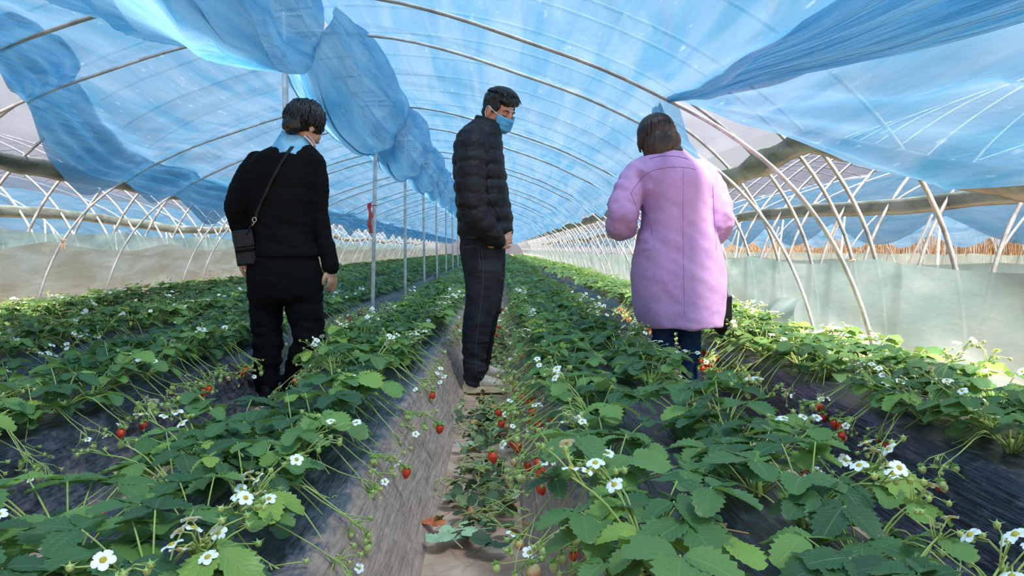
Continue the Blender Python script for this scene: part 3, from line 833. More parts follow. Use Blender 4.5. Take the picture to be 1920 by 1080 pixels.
def plant_data(seed, lod=0, big=1.0):
    """foliage mesh, stem mesh, flower spots, berry spots; fruit hangs towards +x"""
    rnd = random.Random(seed); L = LeafBuf(); S = MB(); flowers = []; berries = []; buds = []
    nl = rnd.randint(9, 15) if lod == 0 else 8
    for i in range(nl):
        a = 2 * PI * (i * 0.382) + rnd.uniform(-.4, .4)
        el = rnd.uniform(0.15, 1.15); ln = rnd.uniform(0.08, 0.165) * big
        if lod: el = rnd.uniform(.3, 1.1)
        d = Vector((math.cos(a) * math.cos(el) * 1.05, math.sin(a) * math.cos(el) * 0.95, math.sin(el)))
        tip = d * ln + Vector((0, 0, 0.02)); base = Vector((math.cos(a) * .012, math.sin(a) * .012, 0.0))
        mid = d * ln * 0.5 + Vector((0, 0, 0.022))
        size = rnd.uniform(0.052, 0.084) * big
        u = rnd.random(); tint = rnd.uniform(0.05, 0.42) if u < .62 else (rnd.uniform(.42, .62) if u < .90 else rnd.uniform(.66, .9))
        if el > 1.0 and u > .4: size *= .8
        hd = Vector((math.cos(a), math.sin(a), rnd.uniform(-.45, 0.15)))
        if lod == 0: S.merge(limb([base, mid, tip], [.0026, .0019, .0014], n=5, sub=2, caps=False))
        trifoliate(L, tip, hd, size * (1.12 if lod else 1), tint, rnd, lod)
    if lod == 0:
        S.merge(limb([Vector((0, 0, -0.02)), Vector((0, 0, 0.03))], [.016, .010], n=8, sub=1))
        for j in range(rnd.randint(4, 7)):      # fruit and flower trusses
            a = rnd.gauss(0, 0.6); out = rnd.uniform(.12, .23)
            high = rnd.random() < 0.26
            dx, dy = math.cos(a), math.sin(a)
            if high: P = [Vector((0, 0, 0.01)), Vector((dx * out * .4, dy * out * .4, .10)), Vector((dx * out * .75, dy * out * .75, rnd.uniform(.10, .155)))]
            else: P = [Vector((0, 0, 0.01)), Vector((dx * out * .45, dy * out * .45, .06)), Vector((dx * out * .8, dy * out * .8, .015)), Vector((dx * (out + .03), dy * (out + .03), rnd.uniform(-.07, -.02)))]
            S.merge(limb(P, [.0024, .0019, .0015, .0013][:len(P)], n=5, sub=3, caps=False))
            for q in range(rnd.randint(3, 6)):
                e = P[-1] + Vector((rnd.uniform(-.04, .05), rnd.uniform(-.05, .05), rnd.uniform(-.01, .04) if high else rnd.uniform(-.05, .02)))
                S.merge(limb([P[-1] + (P[-2] - P[-1]) * rnd.uniform(0, .5), (P[-1] + e) / 2 + Vector((0, 0, .008)), e], [.0015, .0013, .0012], n=4, sub=1, caps=False))
                kind = rnd.random()
                if high:
                    if kind < .5: flowers.append((e, rnd.uniform(.85, 1.25), rnd.uniform(0, 6.28), rnd.uniform(.2, 1.0)))
                    else: buds.append(e)
                else:
                    if kind < .06: berries.append((e, 'ripe', rnd.uniform(.85, 1.2), rnd.uniform(0, 6)))
                    elif kind < .10: berries.append((e, 'turning', rnd.uniform(.8, 1.05), rnd.uniform(0, 6)))
                    elif kind < .42: berries.append((e, 'pale', rnd.uniform(.45, .85), rnd.uniform(0, 6)))
                    elif kind < .52: flowers.append((e, rnd.uniform(.8, 1.1), rnd.uniform(0, 6.28), rnd.uniform(.6, 1.3)))
                    else: buds.append(e)
        for e in buds:
            S.merge(ellip(e, (.0055, .0055, .006), n=8))
            for k in range(5):
                an = k * 1.257; S.add([e + Vector((math.cos(an - .4) * .004, math.sin(an - .4) * .004, .003)), e + Vector((math.cos(an + .4) * .004, math.sin(an + .4) * .004, .003)),
                                       e + Vector((math.cos(an) * .012, math.sin(an) * .012, .006))], [(0, 1, 2)])
    return L, S, flowers, berries

def flower_mesh():
    b = MB()
    for k in range(5):
        a = k * 2 * PI / 5; c, s = math.cos(a), math.sin(a)
        vs = []
        for (r, w, z) in ((.003, .002, 0), (.008, .0065, .0015), (.0135, .0068, .001), (.0165, .003, -.001)):
            for q in (-1, 0, 1):
                vs.append(Vector((c * r - s * w * q, s * r + c * w * q, z + (0.0012 if q else 0))))
        fs = [(i * 3 + j, i * 3 + j + 1, (i + 1) * 3 + j + 1, (i + 1) * 3 + j) for i in range(3) for j in range(2)]
        b.add(vs, fs)
    return b
def centre_mb(): return ellip((0, 0, .002), (.0052, .0052, .0035), n=10)
def calyx_mb(r=1.0):
    b = MB()
    for k in range(9):
        a = k * 2 * PI / 9; c, s = math.cos(a), math.sin(a)
        b.add([Vector((0, 0, .002)), Vector((c * .006 - s * .004, s * .006 + c * .004, .0035)), Vector((c * .015, s * .015, .001 + .003 * (k % 2))), Vector((c * .006 + s * .004, s * .006 - c * .004, .0035))], [(0, 1, 2, 3)])
    b.merge(tube([Vector((0, 0, 0)), Vector((0, 0, .012))], .0014, 5)); return b
def berry_mb():
    b = MB(); rings = []
    for i in range(11):
        t = i / 10; z = -.034 * t; r = .0125 * (math.sin(PI * (t * .80 + .17)) ** .85) if t < 1 else .0008
        if i == 0: r = .006
        rings.append((Vector((0, 0, z)), Vector((r, 0, 0)), Vector((0, r, 0))))
    return loft(rings, 14)
fm = flower_mesh().mesh('flower'); fm.materials.append(M['petal'])
fcm = centre_mb().mesh('flower_centre'); fcm.materials.append(M['pollen'])
bmesh_ = {}
for kd in ('ripe', 'turning', 'pale'):
    q = berry_mb().mesh(kd + '_berry'); q.materials.append(M[kd]); bmesh_[kd] = q
cm_ = calyx_mb().mesh('calyx'); cm_.materials.append(M['calyx'])

NP = 14; protos = []
for i in range(NP):
    L, S, fl, be = plant_data(100 + i, 0, 1.0)
    sm = S.mesh('stems'); sm.materials.append(M['stem'])
    protos.append((L.mesh('foliage'), sm, fl, be))

# planting spots
rnd = random.Random(77); spots = []
for k, c in BEDS:
    for s in (-1, 1):
        Y = 0.62 + rnd.uniform(0, .1)
        if k == 2: xr = c + s * 0.13
        else: xr = c + s * (0.065 if (k, s) == (0, 1) else 0.175 if (k, s) == (1, -1) else 0.135)
        while Y < 58:
            if not (Y < 3.2 and rnd.random() < .24) and not ((k, s) == (0, -1) and 2.08 < Y < 2.42) and not ((k, s) == (1, 1) and 2.3 < Y < 2.7): spots.append((k, s, xr + rnd.uniform(-.04, .04), Y + rnd.uniform(-.03, .03)))
            Y += rnd.uniform(.165, .215) if Y < 12 else rnd.uniform(.26, .34)
def visible(x, Y):
    px = 935 + x / Y * F; return -140 < px < 2060 and 468 + (0.8 - 0.25) * F / Y < 1330
spots = [p for p in spots if visible(p[2], p[3])]
spots.sort(key=lambda p: math.hypot(p[2], p[3]))
near_s, far_s = spots[:300], spots[300:]
bedn = {2: 'bed beside right curtain', 1: 'bed right of path', 0: 'bed left of path',
        -1: 'second bed left of path', -2: 'third bed left of path', -3: 'bed beside left curtain'}
def rown(k, s): return 'right-hand row' if s > 0 else 'left-hand row'
cnt = {}
ordw = ['frontmost', 'second', 'third', 'fourth', 'fifth', 'sixth', 'seventh', 'eighth', 'ninth', 'tenth', 'eleventh', 'twelfth']
rnd = random.Random(5)
for idx, (k, s, x, Y) in enumerate(near_s):
    pi_ = rnd.randrange(NP); fol, sm, fl, be = protos[pi_]
    key = (k, s); cnt[key] = cnt.get(key, 0) + 1; nth = cnt[key]
    nf = len(fl); nr = sum(1 for q in be if q[1] == 'ripe')
    if nth <= 12:
        lab = '%s strawberry plant from the camera, %s, %s' % (ordw[nth - 1], rown(k, s), bedn[k]); grp = 'strawberry plants in ' + bedn[k]
    else:
        lab = 'farther strawberry plant, %s, %s, %s' % (['no flower', 'one flower', 'two flowers', 'three flowers', 'four flowers', 'five flowers', 'many flowers'][min(nf, 6)] + [', unripe', ', one red berry', ', red berries'][min(nr, 2)], rown(k, s), bedn[k]); grp = 'farther strawberry plants in the %s of %s' % (rown(k, s), bedn[k])
    z = bed_z(x - (F0 + PITCHX * (k - 0.5)))
    root = empty('strawberry_plant', (x, Y, z), lab, 'strawberry plant', grp)
    root.rotation_euler = (0, 0, (0 if s > 0 else PI) + rnd.uniform(-.5, .5)); sc = rnd.uniform(.88, 1.12); root.scale = (sc, sc, sc * rnd.uniform(.85, 1.05))
    f_ = bpy.data.objects.new('foliage', fol); C.objects.link(f_); f_.parent = root
    g_ = bpy.data.objects.new('stems', sm); C.objects.link(g_); g_.parent = root
    close = Y < 3.2
    for (e, sz, rz, tl) in fl:
        o = bpy.data.objects.new('flower', fm); C.objects.link(o); o.parent = root; o.location = e; o.scale = (sz * .8,) * 3
        o.rotation_euler = (tl * math.sin(rz * 3), tl * math.cos(rz * 3) * .6, rz)
        if Y < 6:
            c_ = bpy.data.objects.new('flower_centre', fcm); C.objects.link(c_); c_.parent = o
    for (e, kd, sz, rz) in be:
        o = bpy.data.objects.new('berry', bmesh_[kd]); C.objects.link(o); o.parent = root; o.location = e; o.scale = (sz,) * 3
        o.rotation_euler = (.25 * math.sin(rz), .25 * math.cos(rz), rz)
        o['label'] = {'ripe': 'red ripe berry', 'turning': 'orange and cream half ripe berry', 'pale': 'pale green unripe berry'}[kd]
        if Y < 6:
            c_ = bpy.data.objects.new('calyx', cm_); C.objects.link(c_); c_.parent = o

# the rest of the planting, too many to count
LP = []
for i in range(6):
    L, S, fl, be = plant_data(300 + i, 1, 1.1); LP.append(L)
big = LeafBuf(); flw = []; brr = []
for (k, s, x, Y) in far_s:
    L = LP[rnd.randrange(6)]; a = rnd.uniform(0, 6.28); sc = rnd.uniform(.9, 1.15) * (1.0 if Y < 14 else 1.25)
    M4 = Matrix.Translation((x, Y, BED_H)) @ Matrix.Rotation(a, 4, 'Z') @ Matrix.Scale(sc, 4)
    o = len(big.v); big.v += [M4 @ p for p in L.v]; big.f += [tuple(i + o for i in f) for f in L.f]; big.uv += L.uv; big.t += L.t
    if Y < 30:
        for q in range(3):
            flw.append(Vector((x + rnd.uniform(-.14, .14) + s * .05, Y + rnd.uniform(-.12, .12), BED_H + rnd.uniform(.08, .22))))
fo = link('strawberry_plants', big.mesh('distant_plants')); tag(fo, 'mass of distant strawberry plants filling the beds to the far end', 'strawberry plants', kind='stuff')
b = MB()
for p in flw:
    r = rnd.uniform(.011, .017); t = rnd.uniform(0, 1.2); n_ = 6
    b.add([p] + [p + Vector((r * math.cos(q * PI / 3 + t), r * math.sin(q * PI / 3 + t) * .8, r * .5 * math.sin(q * PI / 3 + t + 2))) for q in range(6)],
          [(0, 1 + q, 1 + (q + 1) % 6) for q in range(6)])
o = link('flowers', b.mesh('distant_flowers'), M['petal'], fo); o['kind'] = 'stuff'; o['label'] = 'white flowers scattered over the distant plants'

# ------------------------------------------------------------------ fallen leaves on the paths
def flat_leaf(size, rnd, curl=0.3):
    V_, F_, UV = leaflet(size, size * .85, rnd=rnd, n=12)
    return [Vector((p.x, p.y - size / 2, abs(p.z) * curl + 0.004 * math.sin(p.y * 90 + p.x * 60))) for p in V_], F_
rnd = random.Random(21)
lit = MB()
zones = [(2.0, 2.35, .7), (2.35, 2.62, .9), (2.62, 3.0, .25), (3.0, 3.65, 1.0), (3.65, 4.0, .2), (4.4, 7.5, .6)]
for (a, c, dens) in zones:
    for i in range(int((c - a) * 230 * dens)):
        Y = rnd.uniform(a, c); x = rnd.gauss(F0 + (.03 if Y < 2.7 else 0), .065)
        if not -0.17 < x - F0 < 0.17: continue
        V_, F_ = flat_leaf(rnd.choice([rnd.uniform(.015, .03), rnd.uniform(.03, .06), rnd.uniform(.03, .06)]), rnd, rnd.uniform(.3, 1.6))
        m4 = Matrix.Translation((x, Y, .015 + rnd.random() * .03)) @ Euler((rnd.uniform(-.9, .9), rnd.uniform(-.9, .9), rnd.uniform(0, 6.28))).to_matrix().to_4x4()
        lit.add([m4 @ p for p in V_], F_, rnd.choice([0, 0, 0, 1, 3, 3, 3, 2] if rnd.random() < .5 else [0, 3]))
    for i in range(int((c - a) * 140 * dens)):
        Y = rnd.uniform(a, c); x = rnd.gauss(F0 + .02, .07)
        if not -0.15 < x - F0 < 0.16: continue
        p = Vector((x, Y, rnd.uniform(.012, .05))); d = Vector((rnd.uniform(-1, 1), rnd.uniform(-1, 1), rnd.uniform(-.15, .25))) * .06
        lit.merge(limb([p - d, p + Vector((0, 0, .012)), p + d], [.002, .002, .0015], n=4, sub=1, caps=False), 4)
me = lit.mesh('leaf_litter')
for q in ('wilt', 'wilt_pale', 'dry', 'leafdark', 'stem'):
    if q == 'leafdark': M[q] = principled('dark_wilted_leaf', srgb(58, 78, 52), .7, col2=srgb(84, 102, 64), noise_scale=12)
    me.materials.append(M[q])
o = bpy.data.objects.new('leaf_litter', me); C.objects.link(o); tag(o, 'cut strawberry leaves and stalks littering the bare path', 'leaf litter', kind='stuff')
def fallen(name, px, py, Y, size, mat, label, z, rot, seed, n=3):
    r = random.Random(seed); p = W(px, py, Y); b = MB()
    for k in range(n):
        V_, F_ = flat_leaf(size, r, 0.6)
        m4 = Matrix.Rotation(rot + (k - (n - 1) / 2) * 1.3, 4, 'Z') @ Matrix.Translation((0, size * .55, 0.004 * k)) @ Matrix.Rotation(r.uniform(-.2, .2), 4, 'Y')
        b.add([m4 @ q for q in V_], F_)
    b.merge(tube([Vector((0, 0, .004)), Matrix.Rotation(rot, 3, 'Z') @ Vector((0, -size, .006))], .0016, 5))
    o = link(name, b.mesh(name), M[mat], None, (p.x, p.y, z)); tag(o, label, 'fallen leaf')
def gy(py, z=0.02): return (0.8 - z) * F / (py - 468)
fallen('rust_leaf', 822, 990, gy(990), .055, 'rust', 'rusty orange fallen leaf on the left edge of the path', .03, 2.6, 1, 2)
fallen('fallen_leaf', 850, 1030, gy(1030), .07, 'wilt_pale', 'pale upturned leaf on the path below the rusty orange one', .03, .4, 2)
fallen('fallen_leaf', 885, 1015, gy(1015), .06, 'wilt_pale', 'pale upturned leaf lying right of the rusty orange one on the path', .035, 1.7, 3)
fallen('fallen_leaf', 905, 1052, gy(1052), .075, 'leafdark', 'dark rounded leaf lying on the path at the bottom of the picture', .04, -.5, 4, 2)
fallen('fallen_leaf', 895, 840, gy(840), .06, 'wilt_pale', 'pale flat leaf on bare soil in the middle of the path', .02, 1.2, 5, 2)
fallen('fallen_leaf', 885, 880, gy(880), .055, 'wilt', 'green flat leaf alone on bare soil at the middle of the path', .02, -1.2, 6, 2)
fallen('dry_leaf', 1358, 1018, 0.535 * F / 550, .045, 'dry', 'crumpled brown dry leaf on black plastic among the front right plants', .275, .9, 7, 2)
# ------------------------------------------------------------------ people
M['skin'] = principled('skin', srgb(208, 158, 132), 0.5, col2=srgb(218, 170, 146), noise_scale=30, bump=0.1, bump_scale=200)
M['skin_warm'] = principled('skin_warm', srgb(196, 140, 112), 0.5, col2=srgb(210, 156, 130), noise_scale=30, bump=0.1, bump_scale=200)
M['black_hair'] = principled('black_hair', srgb(20, 18, 18), 0.45, spec=0.5)
M['brown_hair'] = principled('brown_hair', srgb(32, 22, 18), 0.4, col2=srgb(60, 40, 29), noise_scale=45, stretch=(1, 1, .12), spec=0.6)
M['sweater'] = principled('black_knit', srgb(13, 14, 16), 0.9, bump=0.35, bump_scale=220, spec=0.15)
M['trousers'] = principled('black_trousers', srgb(14, 14, 17), 0.92, bump=0.25, bump_scale=160, spec=0.12)
M['scarf'] = principled('blue_scarf', srgb(92, 168, 214), 0.7, col2=srgb(140, 196, 226), noise_scale=16)
M['scarf_stripe'] = principled('pale_scarf_stripe', srgb(238, 226, 222), 0.7)
M['scarf_pink'] = principled('pink_scarf_stripe', srgb(200, 110, 120), 0.7)
M['leather'] = principled('black_leather', srgb(8, 8, 11), 0.45, bump=0.2, bump_scale=90, spec=0.35)
M['brass'] = principled('pale_metal', srgb(200, 190, 160), 0.3, 0.9)
M['puffer'] = principled('black_puffer', srgb(24, 25, 30), 0.62, bump=0.35, bump_scale=34, spec=0.28, col2=srgb(34, 34, 38), noise_scale=6)
M['jeans_dark'] = principled('charcoal_jeans', srgb(36, 38, 42), 0.85, col2=srgb(50, 52, 56), noise_scale=10, bump=0.35, bump_scale=150, spec=0.15)
M['thread'] = principled('grey_thread', srgb(84, 84, 86), 0.8)
M['mask'] = principled('blue_mask', srgb(70, 160, 222), 0.75, col2=srgb(100, 184, 234), noise_scale=12)
M['mask_white'] = principled('white_mask_edge', srgb(236, 240, 242), 0.7)
M['shoe'] = principled('beige_mesh_shoe', srgb(196, 176, 156), 0.8, col2=srgb(216, 200, 182), noise_scale=50, bump=0.3, bump_scale=200)
M['sole'] = principled('cream_sole', srgb(224, 204, 168), 0.6)
M['lace'] = principled('white_lace', srgb(240, 236, 228), 0.7)
M['coat'] = principled('lilac_wool', srgb(184, 142, 194), 0.95, col2=srgb(196, 154, 202), noise_scale=5, bump=0.25, bump_scale=260, spec=0.1, sheen=0.15)
M['coat_seam'] = principled('lilac_seam', srgb(140, 100, 156), 0.95)
M['lining'] = principled('dark_lining', srgb(60, 44, 72), 0.9)
M['jeans_blue'] = principled('navy_jeans', srgb(30, 54, 88), 0.85, col2=srgb(42, 68, 104), noise_scale=8, bump=0.3, bump_scale=160, spec=0.15)
M['phone'] = principled('dark_phone', srgb(40, 52, 60), 0.25)
M['lash'] = principled('dark_brow', srgb(26, 20, 18), 0.8)

def headM(yaw, pitch, roll=0.0):
    """yaw 0 faces down the tunnel, positive turns right; pitch positive looks down"""
    return (Matrix.Rotation(-yaw, 3, 'Z') @ Matrix.Rotation(-pitch, 3, 'X') @ Matrix.Rotation(roll, 3, 'Y'))

def head_parts(c, Rm, s=1.0):
    def E(p, r, n=20): return ellip(c + Rm @ (Vector(p) * s), [q * s for q in r], Rm, n)
    P = [E((0, -.012, .035), (.074, .092, .083), 28), E((0, .030, -.025), (.060, .058, .082), 24), E((0, .030, -.075), (.045, .048, .034)),
         E((0, .062, -.098), (.022, .020, .014)),
         E((0, .090, -.012), (.010, .014, .026), 12), E((0, .100, -.030), (.013, .015, .011), 12), E((-.012, .092, -.034), (.007, .009, .007), 10), E((.012, .092, -.034), (.007, .009, .007), 10),
         E((0, .074, .020), (.050, .016, .012)), E((-.038, .058, -.028), (.026, .028, .026)), E((.038, .058, -.028), (.026, .028, .026)),
         E((0, .082, -.058), (.024, .010, .006), 12), E((0, .080, -.068), (.020, .010, .007), 12)]
    for q in (-1, 1):
        P.append(E((q * .030, .068, .000), (.015, .013, .011), 12))
        P.append(E((q * .077, -.006, -.012), (.009, .019, .031), 14)); P.append(E((q * .079, -.010, -.034), (.007, .010, .010), 10))
    return P

def hand_parts(w, d, back, thumb, curl=0.6, s=1.0):
    """w wrist, d pointing direction, back = outward normal of the back of the hand, thumb = +1/-1 side"""
    y = d.normalized(); x = y.cross(back).normalized(); z = x.cross(y)
    m = Matrix((x, y, z)).transposed()
    T = lambda p: w + m @ (Vector(p) * s)
    P = [ellip(T((0, .046, 0)), (.039 * s, .052 * s, .015 * s), m, 16), limb([T((0, -.04, 0)), T((0, .03, 0))], [.024 * s, .026 * s], 12, 1)]
    for i, (fx, L) in enumerate(((-.029, .058), (-.010, .074), (.010, .078), (.029, .070))):
        fx = fx * -thumb; L *= 1.0
        p0 = Vector((fx, .075, 0)); a = 0.15 + curl * 0.35 + 0.08 * (1 - i)
        pts = [Vector((fx * .9, .055, 0)), p0]; rr = [.010, .0092]
        for seg, q in ((.46, 1.0), (.30, 1.9), (.24, 2.6)):
            an = a * q; p0 = p0 + Vector((fx * .05, math.cos(an) * L * seg, -math.sin(an) * L * seg)); pts.append(p0); rr.append(rr[-1] * .93)
        P.append(limb([T(p) for p in pts], [r * s for r in rr], 10, 2))
    P.append(limb([T((thumb * .018, .015, -.002)), T((thumb * .040, .036, -.010)), T((thumb * .052, .062, -.018)), T((thumb * .052, .086, -.026))], [.015 * s, .0125 * s, .0105 * s, .008 * s], 10, 2))
    return P

def ringrow(rows, Y, n=36, ex=2.3, dy=None):
    """rows: (py, x0, x1, halfdepth[, dY]) measured on the photo at distance Y"""
    rings = []
    for q in cr_interp([tuple(r) if len(r) == 5 else tuple(r) + (0.0,) for r in rows], 5):
        py, x0, x1, hd, dY = q
        a = W(x0, py, Y + dY); b_ = W(x1, py, Y + dY); c = (a + b_) / 2
        rings.append((c, Vector(((b_.x - a.x) / 2, 0, 0)), Vector((0, hd, 0))))
    return loft(rings, n, ex)

def plimb(pts, radii, n=18, sub=5, mod=None): return limb([W(*p) for p in pts], radii, n, sub, mod=mod)

def fold_noise(amp, fx, fz, seed, amp2=0.0, f2=60):
    def f(co, nn):
        v = noise.noise(Vector((co.x * fx + seed, co.y * fx, co.z * fz + 0.5 * co.x * fz))) * amp
        v += amp2 * noise.noise(Vector((co.x * f2, co.y * f2, co.z * f2 * 1.6 + seed)))
        return v
    return f

def hair_locks(c, Rm, s, n, rad, azr, phi0, phi1, seed, hang=0.0, jit=0.003, r0=.0075, cen=(0, -.014, .036), wave=0.0, fwd=0.0):
    rd = random.Random(seed); out = MB()
    for i in range(n):
        az = rd.uniform(-azr, azr); p0 = phi0 * rd.uniform(.6, 1.4); p1 = phi1 * rd.uniform(.9, 1.06); lift = rd.uniform(0, .006)
        pts = []
        m = 6
        for k in range(m + 1):
            ph = p0 + (p1 - p0) * k / m; a = az * (0.75 + 0.25 * k / m) + fwd * k / m
            v = Vector((math.sin(ph) * math.sin(a) * (rad[0] + lift), -math.sin(ph) * math.cos(a) * (rad[1] + lift), math.cos(ph) * (rad[2] + lift)))
            v += Vector((rd.uniform(-jit, jit), rd.uniform(-jit, jit), rd.uniform(-jit, jit)))
            if wave: v *= 1 + wave * math.sin(k * 2.3 + i)
            pts.append(c + Rm @ ((v + Vector(cen)) * s))
        if hang:
            q = pts[-1]; dn = Vector((0, 0, -1)) * hang * rd.uniform(.8, 1.1)
            ctr = c + Rm @ (Vector(cen) * s); inw = (ctr - q); inw.z = 0; inw = inw.normalized() if inw.length > 1e-4 else inw
            pts.append(q + dn * .5); pts.append(q + dn + inw * .012)
        L_ = len(pts); rr = [r0 * s * (1 - .55 * (j / (L_ - 1)) ** 2) for j in range(L_)]
        out.merge(limb(pts, rr, 5, 1, caps=True))
    return out

def finish(name, parts, voxel, mat, parent, org, smooth_=3, disp=None, label=None):
    me = fuse(name, parts, voxel, smooth_, disp, org)
    o = link(name, me, mat, parent)
    if label: o['label'] = label
    return o, bvh_of(me, org)

def line_on(bv, name, pts, off, r, mat, parent, org, label=None, n=6):
    L_ = proj_line(bv, pts, off, n)
    if len(L_) < 2: return None
    b = tube(L_, r, 5); shift(b, org)
    o = link(name, b.mesh(name), mat, parent)
    if label: o['label'] = label
    return o

def shoe(parent, org, heel, d, length, mat, sole=None, laces=None, w=.046, name='shoe'):
    """heel position on the ground, pointing along d"""
    d = Vector((d[0], d[1], 0)).normalized(); x = Vector((d.y, -d.x, 0)); m = Matrix((x, d, Vector((0, 0, 1)))).transposed()
    T = lambda p: heel + m @ Vector(p)
    L_ = length
    up = []
    for (t, wd, top) in ((.02, .60, .055), (.12, .80, .075), (.28, .82, .085), (.42, .86, .078), (.58, 1.0, .062), (.75, 1.06, .050), (.90, .86, .040), (.985, .45, .028)):
        up.append((T((0, L_ * t, .018 + top / 2)), m @ Vector((w * wd, 0, 0)), Vector((0, 0, top / 2))))
    P = [loft(up, 20, 2.4), limb([T((0, L_ * .16, .05)), T((0, L_ * .17, .11))], [.036, .037], 14, 1)]
    o, bv = finish(name, P, .005, mat, parent, org, 4)
    b = MB(); outl = []
    for k in range(28):
        a = 2 * PI * k / 28; yy = L_ * (.5 + .515 * math.sin(a)); t = yy / L_
        ww = w * (1.12 if t > .5 else .94) * abs(math.cos(a)) ** .62 * (1 if math.cos(a) > 0 else -1)
        outl.append((ww, yy))
    vs = [T((px_, py_, 0.0)) for px_, py_ in outl] + [T((px_ * 1.03, py_, .028 + .006 * (1 - py_ / L_))) for px_, py_ in outl]
    fs = [(k, (k + 1) % 28, 28 + (k + 1) % 28, 28 + k) for k in range(28)] + [tuple(range(27, -1, -1)), tuple(range(28, 56))]
    b.add(vs, fs); shift(b, org); so = link('sole', b.mesh('sole', False), sole or mat, o)
    if laces:
        lb = MB()
        for k in range(5):
            t = .36 + .055 * k; z = .018 + .086 - .0055 * k * 1.15
            lb.merge(limb([T((-.026, L_ * t, z - .012)), T((0, L_ * (t + .015), z + .004)), T((.026, L_ * (t + .03), z - .012))], [.003] * 3, 6, 2))
        for q in (-1, 1): lb.merge(limb([T((0, L_ * .37, .108)), T((q * .03, L_ * .36, .115)), T((q * .045, L_ * .42, .085)), T((q * .02, L_ * .40, .098))], [.0025] * 4, 6, 3))
        shift(lb, org); link('laces', lb.mesh('laces'), laces, o)
    return o

